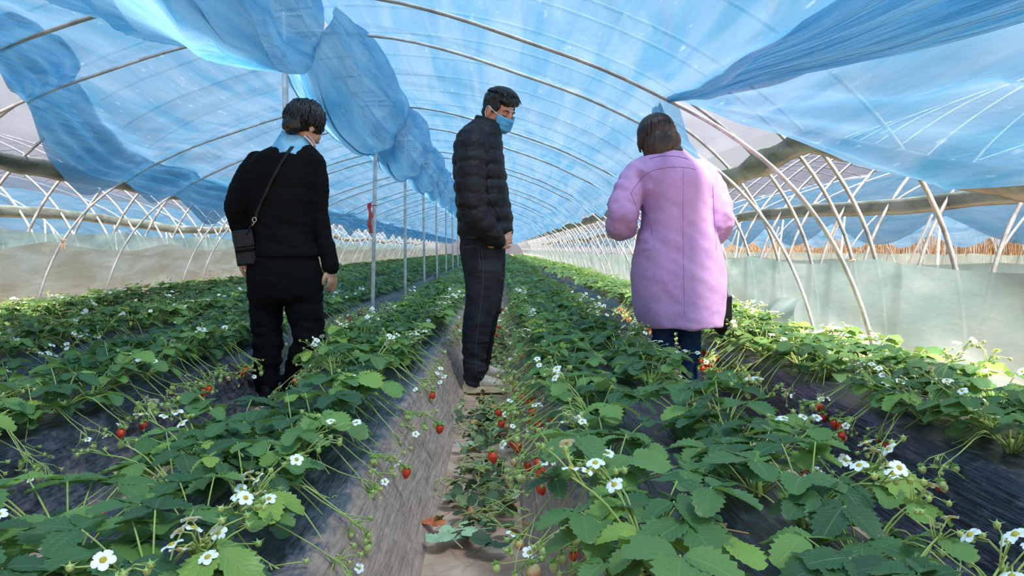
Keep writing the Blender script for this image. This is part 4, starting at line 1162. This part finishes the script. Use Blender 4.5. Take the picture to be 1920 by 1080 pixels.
# ---- the woman in black, seen from behind
def person_black():
    Y = 3.95; org = W(525, 760, Y); org.z = 0.0
    root = empty('person', org, 'person in black sweater and trousers seen from behind, crossbody bag, between the left beds', 'person')
    hc = W(571, 238, Y - .01); Rm = headM(R(38), R(24))
    lsh, rsh = W(476, 308, Y), W(597, 308, Y)
    body = head_parts(hc, Rm, 1.0)
    body += [plimb([(567, 262, Y), (556, 280, Y), (546, 300, Y)], [.048, .050, .06]),
             ringrow([(292, 505, 590, .07), (320, 480, 588, .09), (380, 480, 582, .09), (440, 482, 578, .09), (500, 478, 590, .10), (540, 480, 592, .10)], Y)]
    body += [plimb([(480, 312, Y), (455, 345, Y - .02), (441, 388, Y - .05), (447, 430, Y - .03), (452, 476, Y - .02)], [.045, .042, .036, .032, .026]),
             plimb([(594, 312, Y), (600, 350, Y), (602, 400, Y), (612, 450, Y), (620, 500, Y)], [.042, .038, .034, .030, .026])]
    body += [plimb([(500, 520, Y), (500, 575, Y), (502, 650, Y), (500, 700, Y), (496, 745, Y)], [.075, .070, .055, .045, .04]),
             plimb([(572, 520, Y), (570, 575, Y), (576, 635, Y - .03), (562, 680, Y), (548, 735, Y + .05)], [.078, .072, .058, .048, .04])]
    body += hand_parts(W(451, 480, Y - .02), Vector((0.02, 0.15, -1)), Vector((-.9, -.4, 0)), -1, .8, .92)
    body += hand_parts(W(620, 502, Y), Vector((.10, .1, -1)), Vector((.85, -.5, 0)), 1, .7, .92)
    bo, bb = finish('body', body, .0048, M['skin'], root, org, 3)
    bo['label'] = 'bowed head turned to the right with bare hands'
    hb = fuse('hair', [ellip(hc + Rm @ Vector((0, -.022, .040)), (.093, .100, .088), Rm, 28), ellip(hc + Rm @ Vector((0, -.070, -.025)), (.066, .045, .055), Rm, 20),
                       ellip(hc + Rm @ Vector((.060, .012, .02)), (.034, .045, .052), Rm, 20), ellip(hc + Rm @ Vector((-.060, -.01, .0)), (.034, .052, .062), Rm, 20)], .007, 2,
              lambda co, n_: .008 * noise.noise(co * 38) + .004 * noise.noise(co * 90), org)
    hm = MB(); hm.add([v.co + org for v in hb.vertices], [tuple(p.vertices) for p in hb.polygons])
    hm.merge(hair_locks(hc, Rm, 1.0, 330, (.094, .102, .092), R(145), .25, 1.95, 3, hang=.012, jit=.007, r0=.0065, wave=.035)); shift(hm, org)
    h = link('hair', hm.mesh('hair'), M['black_hair'], root); h['label'] = 'short wavy black hair'
    # sweater
    sw = [ringrow([(268, 528, 580, .060, .0), (276, 510, 590, .085), (290, 484, 603, .110), (308, 464, 609, .122), (335, 459, 604, .130), (372, 463, 596, .130), (412, 467, 589, .122), (445, 470, 588, .122), (470, 471, 596, .130), (479, 473, 598, .128)], Y),
          plimb([(482, 304, Y), (460, 335, Y - .02), (441, 385, Y - .06), (449, 425, Y - .02), (456, 470, Y - .0)], [.062, .060, .054, .050, .040]),
          plimb([(590, 306, Y), (597, 345, Y), (598, 395, Y), (608, 445, Y), (619, 494, Y)], [.060, .054, .050, .046, .042])]
    def sd(co, n_):
        return .006 * noise.noise(Vector((co.x * 9 + co.z * 10, co.y * 6, co.z * 13))) + .0035 * noise.noise(Vector((co.x * 20, co.y * 9, co.z * 44)))
    so, sb = finish('sweater', sw, .0085, M['sweater'], root, org, 4, sd)
    # hem and cuff ribs
    for nm, rows in (('sweater_hem', [(468, 470, 598, .133), (480, 471, 600, .134), (481, 480, 590, .12)]),):
        b = ringrow(rows, Y); shift(b, org); link(nm, b.mesh(nm), M['sweater'], so)
    b = plimb([(617, 484, Y), (620, 500, Y)], [.0455, .0455], sub=1); shift(b, org); link('cuff', b.mesh('cuff'), M['sweater'], so)
    # trousers
    tr = [ringrow([(462, 478, 592, .115), (490, 466, 598, .128), (520, 464, 603, .138), (552, 466, 605, .130), (566, 472, 600, .11)], Y),
          plimb([(500, 520, Y), (499, 572, Y), (501, 620, Y), (502, 655, Y), (500, 705, Y), (497, 742, Y)], [.100, .088, .079, .075, .066, .055]),
          plimb([(570, 520, Y), (570, 572, Y), (577, 615, Y - .01), (578, 645, Y - .02), (565, 680, Y), (552, 715, Y + .03), (547, 740, Y + .05)], [.104, .098, .088, .085, .078, .066, .056])]
    def td(co, n_):
        k = smooth((.75 - co.z) / .4)
        return (.007 * noise.noise(Vector((co.x * 7, co.y * 7, co.z * 22 + co.x * 8))) + .004 * noise.noise(Vector((co.x * 12, co.y * 12, co.z * 55)))) * (.5 + k)
    finish('trousers', tr, .0085, M['trousers'], root, org, 3, td)
    # scarf: thick wrap leaning up the neck with stripes
    def sc(u, v):
        a = 2 * PI * u; r1 = .112 - .042 * v; cx, cy = W(551, 268, Y).x, Y
        px_ = 548 + 10 * v
        p = W(px_, 287 - 35 * v, Y)
        return Vector((p.x + math.cos(a) * r1 * (1.12 + .05 * math.sin(5 * a)), Y - .005 + math.sin(a) * (r1 * .98), p.z + .020 * math.cos(a + .6) * -1 + .004 * math.sin(7 * a + v * 5) - .015 * max(0, -math.cos(a)) * (1 - v)))
    g = film_grid('scarf', sc, 64, 10); gb = MB(); gb.add([v.co.copy() for v in g.vertices], [tuple(p.vertices) for p in g.polygons]); 
    sbvh = bvh_of(g)
    shift(gb, org); s_ = link('scarf', gb.mesh('scarf'), M['scarf'], root); s_['label'] = 'light blue scarf with pale stripes round the neck'
    md = s_.modifiers.new('t', 'SOLIDIFY'); md.thickness = .008
    for nm, mt, dd in (('scarf_stripe', 'scarf_stripe', 0), ('scarf_stripe', 'scarf_pink', 5), ('scarf_stripe', 'scarf_stripe', 9)):
        line_on(sbvh, nm, [(556 + dd, 249), (568 + dd * .8, 256), (577 + dd * .6, 265), (583 + dd * .5, 274)], .012, .0050, M[mt], s_, org)
    # bag and strap
    bc = W(459, 464, Y - .10)
    rot = Matrix.Rotation(R(-8), 3, 'Y') @ Matrix.Rotation(R(20), 3, 'Z')
    bag = fuse('bag', [box(bc, (.050, .020, .092), rot), box(bc + Vector((.004, -.012, .03)), (.046, .016, .045), rot)], .006, 5, None, bc)
    bo_ = link('crossbody_bag', bag, M['leather'], None, bc)
    tag(bo_, 'small black leather crossbody bag at the left hip of the person in black', 'bag')
    fl = fuse('flap', [box(bc + Vector((.006, -.024, .042)), (.047, .012, .042), rot)], .005, 3, None, bc); link('flap', fl, M['leather'], bo_)
    st = proj_line(sb, [(549, 276), (538, 290), (524, 312), (508, 343), (494, 374), (482, 402)], .006, 5)
    P_ = [W(555, 268, Y - .03)] + st + [W(478, 412, Y - .135)]
    b = MB(); vs = []
    for i, p in enumerate(P_):
        t = (P_[min(i + 1, len(P_) - 1)] - P_[max(i - 1, 0)]).normalized(); sd_ = t.cross(Vector((0, 1, 0))).normalized() * .0085
        vs += [p - sd_ + Vector((0, -.002, 0)), p + sd_ + Vector((0, -.002, 0)), p + sd_ + Vector((0, .002, 0)), p - sd_ + Vector((0, .002, 0))]
    fs = [(i * 4 + k, i * 4 + (k + 1) % 4, i * 4 + 4 + (k + 1) % 4, i * 4 + 4 + k) for i in range(len(P_) - 1) for k in range(4)]
    b.add(vs, fs); b.merge(tube([W(476, 412, Y - .135), W(462, 440, Y - .13)], .004, 6)); shift(b, bc); link('strap', b.mesh('strap'), M['leather'], bo_)
    b = MB(); cp = W(477, 412, Y - .14)
    b.merge(tube([cp + Vector((.010 * math.cos(a), 0, .012 * math.sin(a))) for a in [j * PI / 6 for j in range(13)]], .0028, 6))
    b.merge(tube([cp + Vector((0, 0, -.012)), W(473, 423, Y - .14)], .003, 6)); shift(b, bc); link('clasp', b.mesh('clasp'), M['brass'], bo_)
    shoe(root, org, W(494, 756, Y - .07), (0.05, 1), .24, M['leather'])
    e = W(546, 752, Y - .0); e.z = .0
    shoe(root, org, e, (.15, 1), .24, M['leather'])
person_black()

# ---- the man in the padded jacket
def person_man():
    Y = 4.22; org = W(905, 736, Y); org.z = 0.0
    root = empty('person', org, 'person in black padded jacket and blue face mask standing on the bare path', 'person')
    hc = W(936, 209, Y); Rm = headM(R(132), R(24))
    body = head_parts(hc, Rm, .98)
    body += [plimb([(928, 222, Y), (916, 238, Y), (905, 262, Y)], [.050, .054, .07]),
             ringrow([(255, 875, 925, .11), (290, 866, 928, .13), (350, 866, 930, .13), (420, 870, 938, .13), (470, 876, 936, .13)], Y)]
    N_, Fr = Y - .19, Y + .19
    body += [plimb([(888, 268, N_), (884, 320, N_ - .03), (885, 385, N_ - .03), (905, 425, N_ + .0), (930, 450, N_ + .04)], [.05, .045, .042, .036, .027]),
             plimb([(905, 268, Fr), (902, 320, Fr), (900, 385, Fr), (912, 425, Fr - .02), (918, 450, Fr - .05)], [.05, .045, .042, .036, .027])]
    nl, fl_ = Y - .09, Y + .12
    body += [plimb([(908, 480, nl), (902, 560, nl), (894, 615, nl), (889, 660, nl), (887, 712, nl)], [.06, .062, .054, .046, .04]),
             plimb([(915, 480, fl_), (912, 560, fl_), (905, 610, fl_), (900, 655, fl_ + .05), (896, 695, fl_ + .12)], [.08, .068, .054, .046, .04])]
    wpos = W(931, 455, N_ + .045)
    body += hand_parts(wpos, Vector((.80, .30, .30)), Vector((.25, -1, .1)), 1, 1.0, .86)
    body += hand_parts(W(918, 450, Fr - .05), Vector((.55, -.5, .25)), Vector((0, 1, .1)), -1, .9, .95)
    bo, bb = finish('body', body, .0046, M['skin_warm'], root, org, 3)
    bo['label'] = 'lowered face in three-quarter view and a hand at the pocket'
    # hair: short sides, full top combed to the front
    s = .98
    hb = fuse('hair', [ellip(hc + Rm @ Vector((0, -.030, .038)), (.080, .086, .086), Rm, 28), ellip(hc + Rm @ Vector((0, -.050, -.020)), (.064, .058, .050), Rm, 24), ellip(hc + Rm @ Vector((0, -.004, .074)), (.078, .092, .054), Rm, 26),
                       ellip(hc + Rm @ Vector((.02, .052, .070)), (.050, .038, .032), Rm, 20), ellip(hc + Rm @ Vector((-.025, .050, .074)), (.045, .038, .032), Rm, 20),
                       ellip(hc + Rm @ Vector((.064, .012, .030)), (.013, .042, .040), Rm, 18), ellip(hc + Rm @ Vector((-.064, .012, .030)), (.013, .042, .040), Rm, 18)], .006, 2,
              lambda co, n_: .006 * noise.noise(co * 40) + .003 * noise.noise(co * 95), org)
    hm = MB(); hm.add([v.co + org for v in hb.vertices], [tuple(p.vertices) for p in hb.polygons])
    rd = random.Random(8)
    for i in range(260):      # locks running from the crown forwards
        x0 = rd.uniform(-.066, .066); y0 = rd.uniform(-.075, .0); ln = rd.uniform(.05, .072); z0 = .128 - 4.2 * x0 * x0 - 1.8 * (y0 + .01) ** 2
        pts = []
        for k in range(6):
            t = k / 5; yy = y0 + ln * t * 1.2; xx = x0 + .014 * t * math.sin(i); zz = .132 - 5.2 * xx * xx - 3.2 * (yy - .005) ** 2 - 60 * max(0, yy - .02) ** 3 + rd.uniform(-.002, .005)
            pts.append(hc + Rm @ (Vector((xx, yy, zz)) * s))
        hm.merge(limb(pts, [.0055, .0058, .0055, .005, .004, .002], 5, 1))
    shift(hm, org); h = link('hair', hm.mesh('hair'), M['black_hair'], root); h['label'] = 'short black hair, fuller on top'
    HB = lambda p: hc + Rm @ (Vector(p) * s)
    # brows, lowered eyelids
    for q in (-1, 1):
        b = limb([HB((q * .014, .089, .018)), HB((q * .030, .087, .025)), HB((q * .047, .076, .020))], [.0025, .0036, .002], 6, 3); shift(b, org)
        link('eyebrow', b.mesh('eyebrow'), M['lash'], root)
        b = limb([HB((q * .016, .0795, -.003)), HB((q * .030, .084, -.007)), HB((q * .045, .074, -.003))], [.0016, .0024, .0016], 6, 3); shift(b, org)
        link('eyelid_line', b.mesh('eyelid_line'), M['lash'], root)
    # mask
    def mk(u, v):
        a = (u - .5) * 2 * R(66); z = -.014 - .092 * v + .012 * (abs(u - .5) * 2) ** 2
        nose = math.exp(-(a / .28) ** 2) * (.016 * math.exp(-((v - .12) / .25) ** 2) + .006)
        bul = .006 * math.sin(PI * v) + .0012 * math.sin(v * PI * 6)
        y = .024 + (.076 + nose * 1.1 + bul - .020 * max(0, v - .75) / .25) * math.cos(a) ** .9
        x = (.080 - .012 * v) * math.sin(a)
        return HB((x, y, z)) - org
    o = link('face_mask', film_grid('face_mask', mk, 36, 24), M['mask'], root); o['label'] = 'blue pleated face mask'
    m_ = o.modifiers.new('t', 'SOLIDIFY'); m_.thickness = .002
    for q in (-1, 1):
        b = MB()
        b.merge(limb([HB((q * .066, .052, -.006)), HB((q * .080, .022, .004)), HB((q * .085, -.010, .018)), HB((q * .082, -.026, -.002)), HB((q * .081, -.020, -.035)), HB((q * .076, .012, -.065)), HB((q * .058, .050, -.092))], [.0022] * 7, 6, 4))
        shift(b, org); link('ear_loop', b.mesh('ear_loop'), M['mask_white'], o)
    # padded jacket with horizontal quilting
    step = 26.0
    def q_(py): return (abs(math.sin(PI * (py - 236) / step))) ** .55
    base = cr_interp([(226, 888, 936, .070), (240, 870, 940, .13), (258, 855, 942, .175), (280, 850, 944, .19), (300, 848, 947, .195), (340, 850, 951, .195), (380, 854, 957, .195), (410, 857, 962, .19), (438, 858, 962, .185), (450, 862, 958, .175)], 9)
    rings = []
    for (py, x0, x1, hd) in base:
        a = W(x0, py, Y); b_ = W(x1, py, Y); c = (a + b_) / 2; k = .925 + .08 * q_(py) if py > 240 else 1
        rings.append((c, Vector(((b_.x - a.x) / 2 * k, 0, 0)), Vector((0, hd * k, 0))))
    def sm_(L_): return .90 + .12 * abs(math.sin(PI * L_ / .076)) ** .55
    jk = [loft(rings, 44, 2.3),
          limb([W(*p) for p in [(889, 262, N_ + .02), (884, 310, N_ - .02), (883, 360, N_ - .04), (890, 402, N_ - .03), (914, 432, N_ - .0), (932, 450, N_ + .04)]], [.080, .084, .080, .076, .066, .052], 26, 14, mod=sm_),
          limb([W(*p) for p in [(900, 264, Fr - .02), (898, 310, Fr + .02), (898, 360, Fr + .02), (904, 402, Fr + .02), (920, 430, Fr), (938, 448, Fr - .03)]], [.080, .082, .078, .072, .062, .050], 26, 14, mod=sm_)]
    def jd(co, n_):
        return .0065 * noise.noise(Vector((co.x * 16, co.y * 16, co.z * 30))) + .003 * noise.noise(co * 60)
    jo, jb = finish('padded_jacket', jk, .0068, M['puffer'], root, org, 2, jd)
    def cl(u, v):
        a = 2 * PI * u; c = W(912 + 3 * v, 241 - 17 * v, Y)
        r = .080 - .010 * v
        return Vector((c.x + math.cos(a) * r * 1.0, Y + math.sin(a) * r * .92, c.z - .022 * math.cos(a) * (1) + .012 * (1 - v) * 0)) - org
    o = link('collar', film_grid('collar', cl, 48, 8), M['puffer'], jo); m_ = o.modifiers.new('t', 'SOLIDIFY'); m_.thickness = .014
    line_on(jb, 'pocket_seam', [(917, 372), (928, 392), (938, 410)], .002, .0028, M['puffer'], jo, org)
    for py, x0, x1 in ((277, 912, 944), (301, 912, 947), (326, 912, 950), (350, 914, 953)):
        line_on(jb, 'quilt_seam', [(x0, py + 2), ((x0 + x1) / 2, py), (x1 - 2, py + 1)], .0005, .0016, M['leather'], jo, org)
    line_on(jb, 'armhole_seam', [(908, 262), (913, 300), (912, 335), (916, 365)], .0005, .0022, M['leather'], jo, org)
    # jeans
    def legm(L_): return 1.0
    tr = [ringrow([(440, 864, 950, .150), (470, 862, 948, .165), (505, 868, 947, .165), (530, 872, 944, .15)], Y),
          plimb([(907, 505, nl), (904, 560, nl), (895, 610, nl), (890, 655, nl), (890, 690, nl), (888, 712, nl)], [.105, .094, .082, .070, .066, .058]),
          plimb([(914, 505, fl_), (912, 560, fl_), (906, 610, fl_), (902, 655, fl_ + .05), (898, 692, fl_ + .12)], [.105, .092, .078, .066, .058])]
    def td(co, n_):
        k = .4 + 1.2 * smooth((.45 - co.z) / .35)
        return (.006 * noise.noise(Vector((co.x * 8, co.y * 8, co.z * 30 + co.x * 16))) + .005 * noise.noise(Vector((co.x * 12, co.y * 12, co.z * 62)))) * k
    to, tb = finish('jeans', tr, .0075, M['jeans_dark'], root, org, 2, td)
    line_on(tb, 'pocket_stitching', [(868, 464), (880, 463), (895, 462), (898, 475), (900, 500), (894, 503)], .0005, .0012, M['thread'], to, org)
    line_on(tb, 'side_seam', [(903, 466), (906, 500), (905, 540), (898, 600), (893, 650), (892, 700)], .0005, .0014, M['thread'], to, org)
    bt = W(943, 575, nl); 
    b = fuse('tool_pouch', [box(W(930, 570, Y + .02), (.030, .05, .055))], .007, 4, None, org); link('hanging_pocket', b, M['jeans_dark'], to)
    hz = Vector((0, 0, 0))
    hl = W(868, 736, Y - .09); hl.z = .012
    shoe(root, org, hl, (1, .02), .255, M['shoe'], M['sole'], M['lace'], .047)
    hl = W(880, 720, Y + .24); hl.z = .012
    shoe(root, org, hl, (1, .06), .255, M['shoe'], M['sole'], M['lace'], .047)
person_man()

# ---- the woman in the lilac coat
def person_lilac():
    Y = 4.0; org = W(1275, 755, Y); org.z = 0.0
    root = empty('person', org, 'person in lilac wool coat and blue jeans seen from behind, looking down at a phone', 'person')
    hc = W(1231, 262, Y + .01); Rm = headM(R(-26), R(28))
    body = head_parts(hc, Rm, .96)
    body += [plimb([(1240, 280, Y), (1250, 298, Y), (1255, 315, Y)], [.045, .048, .06]),
             ringrow([(310, 1215, 1300, .08), (340, 1205, 1310, .10), (400, 1215, 1320, .10), (470, 1215, 1325, .11), (540, 1212, 1330, .12)], Y)]
    body += [plimb([(1205, 330, Y), (1180, 370, Y - .03), (1166, 412, Y - .04), (1164, 405, Y + .12), (1163, 390, Y + .22)], [.045, .042, .038, .032, .026]),
             plimb([(1318, 330, Y), (1340, 370, Y - .02), (1344, 412, Y - .02), (1330, 405, Y + .12), (1300, 395, Y + .24)], [.045, .042, .038, .032, .026])]
    body += [plimb([(1247, 540, Y), (1245, 610, Y), (1244, 655, Y), (1246, 700, Y), (1248, 750, Y)], [.072, .054, .050, .046, .038]),
             plimb([(1293, 540, Y), (1292, 610, Y), (1292, 655, Y), (1292, 700, Y), (1292, 752, Y)], [.072, .054, .050, .046, .038])]
    body += hand_parts(W(1163, 392, Y + .24), Vector((-.25, .55, .5)), Vector((-.7, .1, -.5)), 1, 1.0, .9)
    body += hand_parts(W(1300, 395, Y + .24), Vector((-.7, .5, .3)), Vector((.4, .3, -.6)), -1, .9, .9)
    bo, bb = finish('body', body, .0048, M['skin'], root, org, 3)
    bo['label'] = 'bowed head turned slightly left with bare hands'
    hb = fuse('hair', [ellip(hc + Rm @ Vector((0, -.018, .040)), (.088, .100, .090), Rm, 28), ellip(W(1240, 268, Y - .042), (.084, .050, .085), None, 24),
                       ellip(W(1216, 272, Y + .01), (.036, .055, .072), None, 20), ellip(W(1262, 266, Y), (.042, .055, .066), None, 20), ellip(W(1266, 285, Y - .03), (.045, .04, .04), None, 18)], .007, 3,
              lambda co, n_: .003 * noise.noise(Vector((co.x * 70, co.y * 70, co.z * 6))), org)
    hm = MB(); hm.add([v.co + org for v in hb.vertices], [tuple(p.vertices) for p in hb.polygons])
    hm.merge(hair_locks(hc, Rm, 1.0, 380, (.0895, .101, .092), R(128), .12, 1.5, 12, hang=.085, jit=.0014, r0=.0050))
    rd = random.Random(31)
    for i in range(170):
        xa = rd.uniform(-1, 1); top = W(1238 + xa * 30, 246, Y - .075 + .05 * xa * xa); bot = W(1240 + xa * 33, 292 + 6 * rd.random(), Y - .075 + .045 * xa * xa)
        md = (top + bot) / 2 + Vector((0, -.012, 0)); hm.merge(limb([top + Vector((0, .02, .03)), top, md, bot], [.004, .0052, .0052, .002], 5, 2))
    shift(hm, org)
    h = link('hair', hm.mesh('hair'), M['brown_hair'], root); h['label'] = 'straight dark brown bobbed hair'
    # coat: hollow at the hem, raglan sleeves
    rows = [(284, 1224, 1286, .065, .0), (293, 1208, 1294, .095), (306, 1194, 1310, .130), (324, 1184, 1328, .155), (348, 1190, 1334, .165), (380, 1203, 1328, .168), (420, 1203, 1332, .172), (468, 1190, 1350, .185),
            (518, 1183, 1358, .200), (570, 1189, 1356, .205), (600, 1197, 1352, .205), (611, 1204, 1350, .200), (610, 1212, 1342, .183), (580, 1212, 1338, .165), (556, 1218, 1332, .14)]
    L1 = plimb([(1206, 318, Y), (1184, 345, Y - .02), (1172, 378, Y - .05), (1165, 412, Y - .05), (1166, 424, Y + .03), (1165, 408, Y + .14), (1164, 396, Y + .21)], [.072, .080, .084, .086, .080, .066, .054], n=24)
    R1 = plimb([(1312, 322, Y), (1334, 352, Y - .01), (1344, 388, Y - .03), (1345, 424, Y - .03), (1340, 430, Y + .06), (1322, 412, Y + .15), (1305, 398, Y + .21)], [.072, .074, .080, .080, .074, .064, .054], n=24)
    def cd(co, n_):
        x = co.x - org.x
        low = smooth((.95 - co.z) / .5)
        v = .010 * low * math.sin(x * 26 + 1.0 + 2 * noise.noise(Vector((co.x * 3, 0, co.z * 2)))) * (.6 + .4 * noise.noise(Vector((x * 6, 1, 0))))
        sl = 1.0 if abs(x) > .19 and co.z > .8 else .35
        v += sl * (.012 * noise.noise(Vector((co.x * 12 + 4, co.y * 10, co.z * 17 + co.x * 9))) + .004 * noise.noise(co * 34))
        return v
    co_, cb = finish('coat', [ringrow(rows, Y, 48, 2.5), L1, R1], .0085, M['coat'], root, org, 2, cd)
    def col(u, v):
        a = 2 * PI * u; c = W(1253 - 1 * v, 301 - 25 * v, Y)
        r = .150 - .078 * v
        z = c.z + (.004 * math.sin(a * 2)) + .012 * math.sin(a)
        return Vector((c.x + math.cos(a) * r * (1.02), Y + .0 + math.sin(a) * r * .84, z)) - org
    o = link('collar', film_grid('collar', col, 56, 8), M['coat'], co_); m_ = o.modifiers.new('t', 'SOLIDIFY'); m_.thickness = .012
    line_on(cb, 'back_seam', [(1281, 316), (1281, 380), (1281, 450), (1282, 520), (1283, 590)], -.0006, .0016, M['coat_seam'], co_, org)
    line_on(cb, 'yoke_seam', [(1183, 362), (1200, 338), (1222, 321), (1255, 314), (1285, 314), (1305, 318)], -.0004, .0020, M['coat_seam'], co_, org)
    line_on(cb, 'collar_seam', [(1219, 298), (1235, 294), (1253, 293), (1272, 294), (1290, 299)], .0005, .0024, M['coat_seam'], co_, org)
    line_on(cb, 'armhole_seam', [(1183, 362), (1190, 380), (1197, 402), (1201, 420)], -.0004, .0022, M['coat_seam'], co_, org)
    line_on(cb, 'armhole_seam', [(1336, 345), (1338, 380), (1341, 430), (1343, 470)], -.0004, .0022, M['coat_seam'], co_, org)
    # jeans
    tr = [ringrow([(520, 1218, 1325, .12), (556, 1217, 1322, .12), (580, 1220, 1318, .10)], Y),
          plimb([(1245, 560, Y), (1244, 610, Y), (1244, 655, Y), (1246, 700, Y), (1248, 745, Y)], [.076, .0645, .058, .054, .046]),
          plimb([(1292, 560, Y), (1292, 610, Y), (1293, 655, Y), (1292, 700, Y), (1292, 748, Y)], [.076, .0665, .060, .055, .046])]
    def td(co, n_):
        return .004 * noise.noise(Vector((co.x * 9, co.y * 9, co.z * 48))) + .004 * math.exp(-((co.z - .30) / .07) ** 2) * math.sin(co.z * 230 + 20 * co.x)
    finish('jeans', tr, .0065, M['jeans_blue'], root, org, 2, td)
    for x_ in (1248, 1292):
        hl = W(x_, 760, Y - .06); hl.z = .005
        shoe(root, org, hl, (.02 if x_ > 1260 else -.1, 1), .235, M['leather'], M['leather'], None, .042)
    # shoulder bag hanging beside the coat
    bc = W(1353, 590, Y + .12)
    bag = fuse('bag', [ellip(bc, (.060, .040, .115), None, 24), box(bc + Vector((0, 0, .02)), (.050, .032, .09))], .006, 6, None, bc)
    bo_ = link('shoulder_bag', bag, M['leather'], None, bc); tag(bo_, 'black shoulder bag half hidden by the lilac coat', 'bag')
    b = limb([bc + Vector((.03, 0, .10)), bc + Vector((-.0, .03, .30)), bc + Vector((-.10, .06, .60)), W(1330, 335, Y + .16)], [.006] * 4, 8, 4); shift(b, bc)
    link('strap', b.mesh('strap'), M['leather'], bo_)
    pc = W(1152, 379, Y + .34); rot = Matrix.Rotation(R(32), 3, 'Y') @ Matrix.Rotation(R(35), 3, 'X')
    ph = box((0, 0, 0), (.036, .075, .0042), rot); po = link('phone', ph.mesh('phone', False), M['phone'], None, pc)
    bv_ = po.modifiers.new('b', 'BEVEL'); bv_.width = .003; bv_.segments = 2
    tag(po, 'dark phone held in the left hand of the person in the lilac coat', 'phone')
person_lilac()
